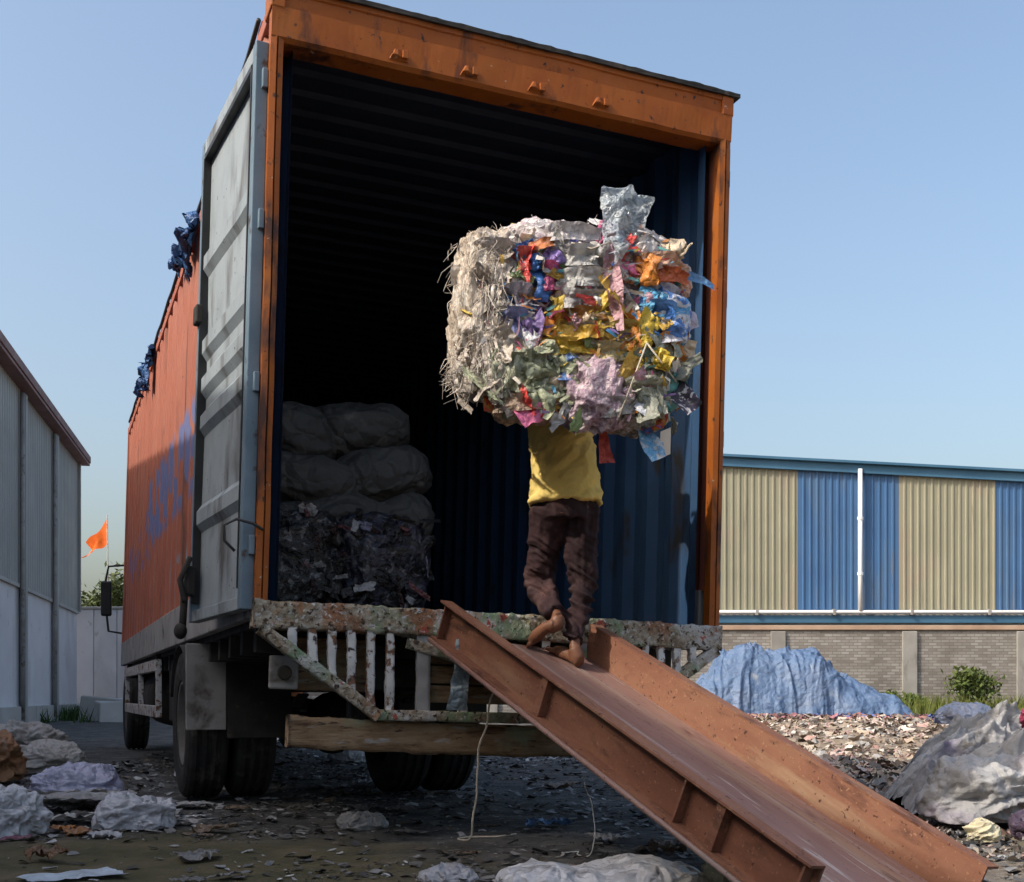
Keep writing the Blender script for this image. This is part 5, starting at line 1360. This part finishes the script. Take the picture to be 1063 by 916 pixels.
for k, (lx, ly, z, sz, tilt, lab) in enumerate(inside):
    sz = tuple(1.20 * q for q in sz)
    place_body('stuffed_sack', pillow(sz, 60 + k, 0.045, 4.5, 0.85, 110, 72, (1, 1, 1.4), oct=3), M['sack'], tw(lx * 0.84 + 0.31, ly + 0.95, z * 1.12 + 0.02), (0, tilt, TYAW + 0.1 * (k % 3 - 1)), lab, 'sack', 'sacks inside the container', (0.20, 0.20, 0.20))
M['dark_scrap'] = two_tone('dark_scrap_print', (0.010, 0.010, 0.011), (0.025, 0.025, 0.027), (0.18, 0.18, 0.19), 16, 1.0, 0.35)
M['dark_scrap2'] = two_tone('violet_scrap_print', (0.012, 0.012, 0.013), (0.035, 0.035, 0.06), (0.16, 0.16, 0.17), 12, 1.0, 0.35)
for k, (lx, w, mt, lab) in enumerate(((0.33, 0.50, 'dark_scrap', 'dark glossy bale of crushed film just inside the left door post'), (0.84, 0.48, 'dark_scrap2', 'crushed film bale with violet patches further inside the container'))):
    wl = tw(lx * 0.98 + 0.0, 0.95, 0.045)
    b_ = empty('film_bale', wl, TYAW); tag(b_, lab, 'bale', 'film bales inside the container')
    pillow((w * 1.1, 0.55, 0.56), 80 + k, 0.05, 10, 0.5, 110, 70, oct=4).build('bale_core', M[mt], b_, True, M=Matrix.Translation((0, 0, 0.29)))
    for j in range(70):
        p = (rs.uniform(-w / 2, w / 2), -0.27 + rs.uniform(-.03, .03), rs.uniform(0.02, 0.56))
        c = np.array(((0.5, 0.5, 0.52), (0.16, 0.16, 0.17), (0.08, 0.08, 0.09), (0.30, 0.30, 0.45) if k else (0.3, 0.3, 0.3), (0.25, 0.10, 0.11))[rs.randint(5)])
        add_scrap(p, (rs.normal() * .5, rs.uniform(-1.5, 1.5), rs.normal() * .5), rs.uniform(0.4, 0.85), c * (0.9 if rs.rand() < 0.12 else 0.15), parent=b_)  # a few scraps kept bright as painted glints among the darkened ones

def creases(u, v, n, seed, amp, width, ang=None):
    """long tension folds: sharp-crested lines across a sheet"""
    r_ = np.random.RandomState(seed)
    h = np.zeros_like(u)
    for k in range(n):
        cu, cv = r_.uniform(u.min(), u.max()), r_.uniform(v.min(), v.max())
        a = r_.uniform(0, math.pi) if ang is None else ang + r_.normal() * 0.22
        L2 = r_.uniform(0.25, 0.6) * (u.max() - u.min())
        wob = 0.06 * fbm(np.stack([u * 2, v * 2, 0 * u + k], -1), seed + k, 2)
        du, dv = u - cu + wob, v - cv + wob
        along = du * math.cos(a) + dv * math.sin(a); dist = -du * math.sin(a) + dv * math.cos(a)
        w = width * r_.uniform(0.6, 1.6)
        side = np.where(dist > 0, 1.0, 0.35)
        h += amp * r_.uniform(0.4, 1.2) * np.exp(-np.abs(dist) / (w * side)) * np.exp(-(along / L2) ** 4)
    return h

# ------------------------------------------------------------------ blue tarpaulin heap in front of the brick wall
u, v = np.meshgrid(np.linspace(-3.05, 3.15, 200), np.linspace(-1, 1, 90), indexing='ij')
prof_x = np.array([-3.05, -2.85, -2.45, -2.05, -1.6, -1.2, -0.75, -0.25, 0.2, 0.6, 1.1, 1.9, 2.6, 3.0, 3.15])
prof_h = np.array([0.25, 0.95, 1.35, 1.85, 2.08, 2.06, 1.86, 1.90, 2.10, 1.95, 1.48, 1.05, 0.75, 0.45, 0.1])
ph = np.interp(u, prof_x, prof_h)
cross = np.clip(1 - np.abs(v) ** 3.2, 0, 1) ** 0.75
Q = np.stack([u, v * 1.4, 0 * u], -1)
hgt = ph * cross
fold = (ridge(np.stack([u * 1.9, v * 0.55, 0 * u], -1), 5, 3) - 0.5)
fold2 = (ridge(Q * 2.4, 8, 3) - 0.5)
yy = v * 1.5 + 0.16 * fold * (1 - cross)
hgt = hgt + (0.26 * fold + 0.10 * fold2 + 0.05 * (ridge(np.stack([u * 4.5, v * 1.0, 0 * u], -1), 18, 3) - 0.5)) * np.clip(hgt, 0, 1)
cr = creases(u, v * 1.5, 34, 3, 0.075, 0.09, 1.35) + creases(u, v * 1.5, 14, 5, 0.07, 0.09)
cr = np.minimum(cr, 0.22)
hgt = hgt + (cr - 0.1) * np.clip(hgt, 0, 1)
yy = yy - 0.6 * cr * np.clip(-v, 0, 1)
A = np.stack([u * 0.95 - 0.10 + 0.08 * fold2, yy - 0.14 * fold * np.sign(v) * (1 - np.abs(v) * 0.3), np.maximum(hgt, 0.0) - 0.02], -1)
bt = MB().grid(A)
bt = place_body('tarpaulin_heap', bt, M['tarp_blue'], (7.75, 32.4, 0.02), (0, 0, 0), 'faded blue tarpaulin draped over a long heap before the brick wall', 'tarpaulin')
# ------------------------------------------------------------------ grey sheeted heap on the right
u, v = np.meshgrid(np.linspace(-1, 1, 260), np.linspace(-1, 1, 220), indexing='ij')
ang = np.arctan2(v, u); rad = np.sqrt(u * u + v * v)
rim = 1 + 0.12 * fbm(np.stack([np.cos(ang) * 1.6, np.sin(ang) * 1.6, 0 * u], -1), 3, 3)
t = np.clip(rad / rim / 1.05, 0, 1.35)
Q = np.stack([u * 1.3, v * 1.1, 0 * u], -1)
base = np.clip(1 - t ** 2.6, 0, 1) ** 0.6
lump = 0.78 + 0.30 * fbm(Q * 1.7 + 3, 12, 3)
f1 = ridge(Q * 2.2 + 4, 15, 4) - 0.5
f2 = ridge(np.stack([u * 1.2 + v * 1.5, v * 4.0 - u * 1.5, 0 * u], -1), 25, 3) - 0.5
f3 = ridge(Q * 6.5 + 2, 35, 4) - 0.5
z = 0.64 * base * lump + (0.13 * f1 + 0.17 * f2 + 0.025 * f3) * np.clip(base * 2, 0, 1)
cr = creases(u, v, 26, 9, 0.085, 0.045, -0.35) + creases(u, v, 22, 19, 0.06, 0.035)
z = z + (cr - 0.06) * np.clip(base * 2, 0, 1)
A = np.stack([u * 1.12 + 0.05 * f2, v * 0.95 - 0.10 * f1 - 0.5 * cr, np.maximum(z, 0) + 0.0], -1)
place_body('sheeted_heap', MB().grid(A), M['tarp_grey'], (3.36, 7.15, -0.06), (0, 0, 0.2), 'rumpled grey woven sheet covering a low heap beside the ramp', 'tarpaulin')
piles = [
    ('slumped_sack', (2.62, 6.38, 0.17), (0.86, 0.55, 0.42), 0.3, 'tarp_grey', None, 'dark grey slumped sack lying before the sheeted grey heap'),
    ('slumped_sack', (3.25, 6.32, 0.15), (0.55, 0.45, 0.34), -0.2, 'sack', (0.80, 0.66, 0.55), 'tan slumped sack at the foot of the grey heap'),
    ('stuffed_sack', (3.55, 7.45, 0.66), (0.55, 0.45, 0.24), 0.2, 'bag_white', (0.92, 0.93, 1.0), 'whitish plastic sack lying on top of the sheeted grey heap'),
    ('stuffed_sack', (2.96, 7.75, 0.56), (0.46, 0.36, 0.15), 0.8, 'bag_white', (0.80, 0.84, 0.95), 'pale bluish bag at the crest of the grey heap towards the brick wall'),
    ('knotted_bag', (2.98, 6.75, 0.56), (0.13, 0.12, 0.17), 0.3, 'scrap', (0.42, 0.06, 0.12), 'small crimson bag caught on the grey heap'),
    ('knotted_bag', (2.22, 5.60, 0.06), (0.17, 0.15, 0.12), 0.5, 'sack', (1.15, 1.05, 0.75), 'cream cloth bundle lying at the lower end of the ramp'),
    ('slumped_sack', (2.62, 5.68, 0.06), (0.50, 0.36, 0.20), 0.1, 'scrap', (0.10, 0.07, 0.11), 'dark purple plastic sack beside the cream bundle'),
    ('slumped_sack', (0.36, 4.42, 0.01), (0.78, 0.36, 0.13), 0.1, 'bag_white', (1.0, 1.0, 1.0), 'large bright white sack spread flat on the dark dirt'),
    ('slumped_sack', (-0.25, 4.45, 0.0), (0.22, 0.2, 0.12), 0.4, 'bag_white', (0.62, 0.62, 0.64), 'small dull grey bag beside the bright white sack'),
    ('slumped_sack', (0.80, 4.38, 0.02), (0.20, 0.22, 0.15), 0.4, 'sack', (1.1, 1.05, 0.72), 'cream bag lying under the lower end of the ramp'),
    ('plastic_bag', (-1.97, 6.22, 0.08), (0.44, 0.30, 0.22), 0.2, 'bag_white', (0.92, 0.92, 0.95), 'swollen whitish plastic bag lying nearest the truck wheel'),
    ('plastic_bag', (-2.97, 8.05, 0.09), (0.60, 0.42, 0.26), -0.2, 'bag_white', (0.86, 0.88, 1.08), 'crumpled bluish white plastic sheet behind the swollen bag'),
    ('plastic_bag', (-4.05, 10.4, 0.14), (0.62, 0.45, 0.34), 0.3, 'sack', (0.85, 0.85, 0.83), 'grey cement bag leaning beside the brown sack'),
    ('plastic_bag', (-2.53, 5.95, 0.10), (0.36, 0.30, 0.30), 0.6, 'bag_white', (0.98, 0.98, 0.98), 'upright clean white bag at the edge of the litter heap'),
    ('plastic_bag', (-5.0, 12.2, 0.20), (0.75, 0.5, 0.5), 0.2, 'sack', (0.9, 0.9, 0.88), 'pale grey sack standing behind the brown sack'),
    ('slumped_sack', (-4.18, 9.4, 0.16), (0.56, 0.46, 0.46), 0.3, 'sack', (0.62, 0.36, 0.20), 'brown crumpled sack leaning at the edge of the lane'),
    ('plastic_bag', (-1.62, 12.4, 0.08), (0.62, 0.45, 0.24), 0.2, 'bag_white', (0.85, 0.84, 0.82), 'off white bag lying under the truck between the wheels'),
    ('plastic_bag', (-0.80, 6.30, 0.03), (0.26, 0.16, 0.10), 0.5, 'bag_white', (0.55, 0.54, 0.52), 'grey scrap bag lying behind the truck bumper'),
]
for k, (nm, loc, sz, rz, mt, col, lab) in enumerate(piles):
    place_body(nm, pillow(sz, 120 + k, 0.22 * sz[2] + 0.02, 1.8 / max(sz[0], 0.2) + 2.5, 0.85, 140, 88, (1, 1, 1.6), flat=0.6, oct=4), M[mt], (loc[0], loc[1], loc[2] + gz(loc[0], loc[1])), (0, 0, rz), lab, 'bag', None, col)

# loose sheets, wrappers and rags on the ground, one object each
lay = [  # x, y, w, d, colour, name, label
    (0.20, 6.28, 0.22, 0.16, (0.14, 0.26, 0.48), 'plastic_sheet', 'small blue plastic sheet on the dark dirt below the ramp', 0.25),
    (-1.72, 4.60, 0.34, 0.20, (0.60, 0.68, 0.76), 'paper_sheet', 'flat pale blue paper sheet lying on the olive soil', 0.05),
    (-2.33, 6.15, 0.14, 0.12, (0.50, 0.20, 0.05), 'wrapper', 'small orange wrapper in the litter near the upright white bag', 0.3),
    (-2.20, 5.98, 0.20, 0.12, (0.36, 0.17, 0.07), 'wrapper', 'rust brown wrapper between the white bags', 0.3),
    (-2.62, 6.05, 0.13, 0.10, (0.28, 0.42, 0.10), 'wrapper', 'green wrapper beside the upright white bag', 0.3),
    (-2.45, 5.72, 0.26, 0.10, (0.24, 0.10, 0.14), 'wrapper', 'dull maroon wrapper trodden into the soil', 0.2),
    (-1.98, 5.05, 0.10, 0.16, (0.20, 0.11, 0.06), 'rag', 'brown crumpled rag on the olive soil', 0.6),
    (0.86, 4.70, 0.14, 0.10, (0.12, 0.28, 0.52), 'plastic_sheet', 'bright blue scrap tucked under the ramp edge', 0.3),
    (0.45, 5.55, 0.20, 0.12, (0.46, 0.45, 0.43), 'plastic_sheet', 'grey film scrap lying under the middle of the ramp', 0.3),
    (2.15, 7.55, 0.26, 0.2, (0.30, 0.36, 0.46), 'plastic_sheet', 'blue grey film scrap lying between ramp and sheeted heap', 0.4),
]
for k, (x, y, w, d, col, nm, lab, amp) in enumerate(lay):
    mb = crumple(w, d, 400 + k, amp, 20, 0.0, 0.15)
    V = xf(Matrix.Rotation(R(90), 4, 'X'), mb.V())
    V[:, 2] -= V[:, 2].min()
    o = mesh_obj(nm, V, mb.f, M['scrap'], None, True)
    o.location = (x, y, gz(x, y) + 0.008); o.rotation_euler = (0, 0, 0.7 * k); o.color = (*col, 1)
    tag(o, lab, nm.split('_')[0] if nm != 'plastic_sheet' else 'plastic')
# flattened wrappers heaped between the bags, alike
for k in range(26):
    x, y = rs.normal(-2.55, 0.42), rs.normal(6.9, 0.55)
    w = rs.uniform(0.22, 0.5)
    mb = crumple(w, w * rs.uniform(0.3, 0.6), 440 + k, 0.22, 16, 0.0, 0.2)
    V = xf(Matrix.Rotation(R(90) + rs.normal() * 0.12, 4, 'X'), mb.V()); V[:, 2] -= V[:, 2].min()
    o = mesh_obj('flattened_bag', V, mb.f, M['scrap'], None, True)
    c = np.array((0.50, 0.49, 0.47)) * rs.uniform(0.45, 1.25)
    o.location = (x, y, gz(x, y) + 0.005 + 0.07 * math.exp(-((x + 2.55) ** 2 + (y - 6.9) ** 2) * 2) * rs.rand()); o.rotation_euler = (0, 0, rs.uniform(-.5, .5)); o.color = (*c, 1)
    tn = 'dark' if c[0] < 0.35 else ('dull' if c[0] < 0.48 else 'pale')
    tag(o, 'flattened %s grey plastic bag in the litter heap beside the truck lane' % tn, 'bag', 'flattened %s bags in the litter heap' % tn)

for k in range(44):
    y = math.exp(rs.uniform(math.log(4.55), math.log(11))); x = rs.uniform(-0.40, 0.22) * y
    w = rs.uniform(0.10, 0.26) * (y / 6.5) ** 0.4
    mb = crumple(w, w * rs.uniform(0.3, 0.8), 480 + k, 0.30, 14, 0.0, 0.25)
    V = xf(Matrix.Rotation(R(90) + rs.normal() * 0.1, 4, 'X'), mb.V()); V[:, 2] -= V[:, 2].min()
    o = mesh_obj('film_scrap', V, mb.f, M['scrap'], None, True)
    tn, c = (('pale', (0.55, 0.55, 0.56)), ('dull grey', (0.24, 0.235, 0.23)), ('dull grey', (0.20, 0.19, 0.18)), ('brown', (0.20, 0.14, 0.09)))[rs.randint(4)]
    o.location = (x, y, gz(x, y) + 0.003); o.rotation_euler = (0, 0, rs.uniform(-.9, .9)); o.color = (*c, 1)
    tag(o, 'torn %s film scrap trodden into the dark yard dirt' % tn, 'plastic', '%s film scraps on the dirt' % tn)

# ------------------------------------------------------------------ uncountable litter
def litter(name, n, xr, yr, smin, smax, pal, seed, label, dens=None, geo=True, lift=0.4):
    r_ = np.random.RandomState(seed)
    y = np.exp(r_.uniform(math.log(yr[0]), math.log(yr[1]), n)) if geo else r_.uniform(*yr, n)
    x = r_.uniform(xr[0], xr[1], n)
    if dens is not None:
        k = dens(x, y) > r_.rand(n); x, y = x[k], y[k]; n = len(x)
    z = ground_h(x, y)
    s = np.exp(r_.uniform(math.log(smin), math.log(smax), n)) * np.clip((y / 7.0) ** 0.5, 0.8, 2.2)
    a = r_.uniform(0, 6.28, n)
    ux = np.stack([np.cos(a), np.sin(a), r_.normal(size=n) * 0.18], -1); uy = np.stack([-np.sin(a), np.cos(a), r_.normal(size=n) * 0.18], -1)
    asp = r_.uniform(0.25, 0.9, n)
    c = np.stack([x, y, z + s * 0.10 + 0.004], -1)
    V = np.zeros((n, 9, 3))
    for i in range(3):
        for j in range(3):
            p = c + ux * ((i - 1) * s * (1 + r_.normal(size=n) * .15))[:, None] * 0.5 + uy * ((j - 1) * s * asp * (1 + r_.normal(size=n) * .15))[:, None] * 0.5
            p[:, 2] += s * lift * (r_.rand(n) - 0.35)
            V[:, i * 3 + j] = p
    V[..., 2] = np.maximum(V[..., 2], (z + 0.001)[:, None])
    F = []
    for q in range(n):
        b_ = q * 9
        F += [(b_, b_ + 3, b_ + 4, b_ + 1), (b_ + 1, b_ + 4, b_ + 5, b_ + 2), (b_ + 3, b_ + 6, b_ + 7, b_ + 4), (b_ + 4, b_ + 7, b_ + 8, b_ + 5)]
    pal = np.array(pal)
    col = pal[r_.randint(0, len(pal), n)] * r_.uniform(0.6, 1.3, (n, 1))
    o = mesh_obj(name, V.reshape(-1, 3), F, M['litter'])
    color_attr(o, np.repeat(np.clip(col, 0, 1), 9, 0))
    tag(o, label, 'litter', kind='stuff')
GREYS = [g(0.035), (0.07, 0.068, 0.066), (0.085, 0.082, 0.08), (0.11, 0.105, 0.10), (0.13, 0.125, 0.12), (0.20, 0.195, 0.19), (0.16, 0.155, 0.15), (0.24, 0.235, 0.23), (0.30, 0.295, 0.29), (0.42, 0.41, 0.40), (0.10, 0.085, 0.06), (0.14, 0.11, 0.08), (0.5, 0.5, 0.5)]
litter('dirt_litter', 27000, (-4.2, 3.0), (4.0, 22), 0.012, 0.075, GREYS, 5, 'torn film and grit trodden into the dark yard dirt',
       lambda x, y: np.clip(0.55 + 0.9 * fbm(np.stack([x * 0.9, y * 0.7, 0 * x], -1), 61, 3), 0.06, 1) * np.where((x < -0.9) & (y < 5.6), 0.25, 1), lift=0.22)
TANS = [(0.42, 0.34, 0.26), (0.50, 0.43, 0.35), (0.32, 0.25, 0.19), (0.22, 0.17, 0.13), (0.60, 0.56, 0.50), (0.46, 0.30, 0.26), (0.14, 0.115, 0.10), (0.38, 0.36, 0.34), (0.50, 0.40, 0.36)]
litter('scrap_rubble', 26000, (1.4, 16), (7.0, 31), 0.025, 0.12, TANS, 9, 'broken beige scrap and rubble strewn before the blue tarpaulin',
       lambda x, y: np.clip((x - 1.6 - 0.02 * y) * 1.2, 0, 1) * np.clip(0.75 + 0.8 * fbm(np.stack([x * 0.5, y * 0.4, 0 * x], -1), 71, 3), 0.1, 1), geo=True, lift=0.6)
litter('tarp_foot_rubble', 2200, (4.6, 10.7), (28.6, 30.9), 0.05, 0.15, [(0.24, 0.12, 0.11), (0.34, 0.20, 0.16), (0.16, 0.11, 0.10), (0.42, 0.36, 0.30), (0.10, 0.14, 0.34), (0.30, 0.14, 0.16)], 10,
       'reddish broken rubble along the foot of the blue tarpaulin', None, False, 0.9)
litter('heap_litter', 1800, (1.9, 4.6), (5.0, 6.7), 0.015, 0.08, TANS + GREYS, 11, 'mixed scraps strewn round the foot of the grey heap', None, False, 0.6)

# ------------------------------------------------------------------ ropes, rags, roof scraps
def W3(px, py, Y): return ((px - 531.5) / 1232 * Y, Y, CAM_H + (721 - py) / 1232 * Y)
def slack(pts, n=7, seed=0, amp=0.012):
    P_ = np.array(pts, float); t_ = np.linspace(0, len(P_) - 1, (len(P_) - 1) * n + 1); k_ = np.arange(len(P_))
    C = np.stack([np.interp(t_, k_, P_[:, i]) for i in range(3)], -1)
    for _ in range(6): C[1:-1] = .25 * C[:-2] + .5 * C[1:-1] + .25 * C[2:]
    C[1:-1] += amp * np.stack([vnoise(C[1:-1] * 9, seed + i) for i in range(3)], -1) * np.array((1, 1, 0.2))
    return C
def gp_(x, y, d=0.006): return (x, y, gz(x, y) + d)
tag(MB().tube(slack([W3(548, 692, 5.52), W3(528, 703, 5.50), W3(513, 714, 5.52), W3(507, 740, 5.55), W3(499, 775, 5.58), W3(495, 805, 5.61), gp_(-0.19, 5.64), gp_(-0.27, 5.72), gp_(-0.22, 5.86), gp_(-0.08, 5.82), gp_(0.02, 5.93)], 7, 3), 0.0048, 8).build('rope', M['rope'], None, True),
    'pale rope hanging from the ramp edge in front of the bumper', 'rope')
tag(MB().tube(slack([W3(606, 768, 5.1), W3(616, 790, 5.13), W3(609, 815, 5.11), W3(613, 845, 5.1), gp_(0.34, 5.12, 0.004), gp_(0.26, 5.2, 0.004), gp_(0.30, 5.30, 0.004), gp_(0.22, 5.26, 0.004)], 7, 9, 0.02), 0.0024, 6).build('string', M['pipe_white'], None, True),
    'thin white string dangling below the middle of the ramp', 'string')
def rag(name, path, widths, seed, col, label, cat, wdir=(1, 0, 0), amp=0.03, n=14):
    P_ = np.array(path, float); k = np.arange(len(P_)); t_ = np.linspace(0, len(P_) - 1, (len(P_) - 1) * 8 + 1)
    C = np.stack([np.interp(t_, k, P_[:, i]) for i in range(3)], -1); Wd = np.interp(t_, k, widths)
    wd = np.array(wdir, float); wd /= np.linalg.norm(wd)
    s_ = np.linspace(-.5, .5, n)
    A_ = C[:, None] + (Wd[:, None] * s_)[..., None] * wd
    Q_ = (A_ - C[0]) * 9
    A_ = A_ + amp * np.stack([ridge(Q_ + seed + 7 * i, seed + i, 3) - .5 for i in range(3)], -1) * np.array((0.8, 2, 0.8))
    o = MB().grid(A_).build(name, M['scrap'], None, True, org=tuple(C[0]))
    o.color = (*col, 1)
    return tag(o, label, cat)
rag('hanging_rag', [W3(480, 664, 5.50), W3(480, 690, 5.47), W3(474, 738, 5.50)], [0.05, 0.075, 0.09], 3, (0.34, 0.42, 0.46), 'pale blue grey rag tied under the upper end of the ramp', 'rag', (1, 0.3, 0), 0.03)
for k, (ly, wdt, ht, lab) in enumerate(((2.9, 0.5, 0.34, 'blue tarpaulin tatter tied at the container roof edge nearest the open door'), (3.5, 0.3, 0.16, 'thin blue tatter further along the container roof edge'),
                                        (6.1, 0.5, 0.36, 'ragged blue tatter fluttering midway along the container roof edge'), (6.9, 0.4, 0.22, 'small blue tatter knotted beyond the ragged one on the roof edge'))):
    a = tw(-0.02, ly, H_ - 0.0); b_ = tw(-0.08, ly + 0.02, H_ - ht * 0.5); c_ = tw(-0.05, ly + 0.1, H_ - ht)
    rag('tarp_tatter', [tuple(tw(0.05, ly, H_ + 0.07)), tuple(a), tuple(b_), tuple(c_)], [wdt * 0.5, wdt, wdt * 0.8, wdt * 0.3], 20 + k, (0.06, 0.15, 0.36), lab, 'tarpaulin', (-0.369, 0.929, 0), 0.12, 22)
# rope along the roof edge holding the tatters
pts = []
for k in range(30):
    ly = 0.3 + k * 0.31
    pts.append(tuple(tw(-0.012, ly, H_ + 0.012 - 0.03 * abs(math.sin(k * 1.1)))))
tag(MB().tube(pts, 0.012, 6).build('lashing_rope', M['cable'], None, True), 'dark lashing rope running along the container roof edge', 'rope')
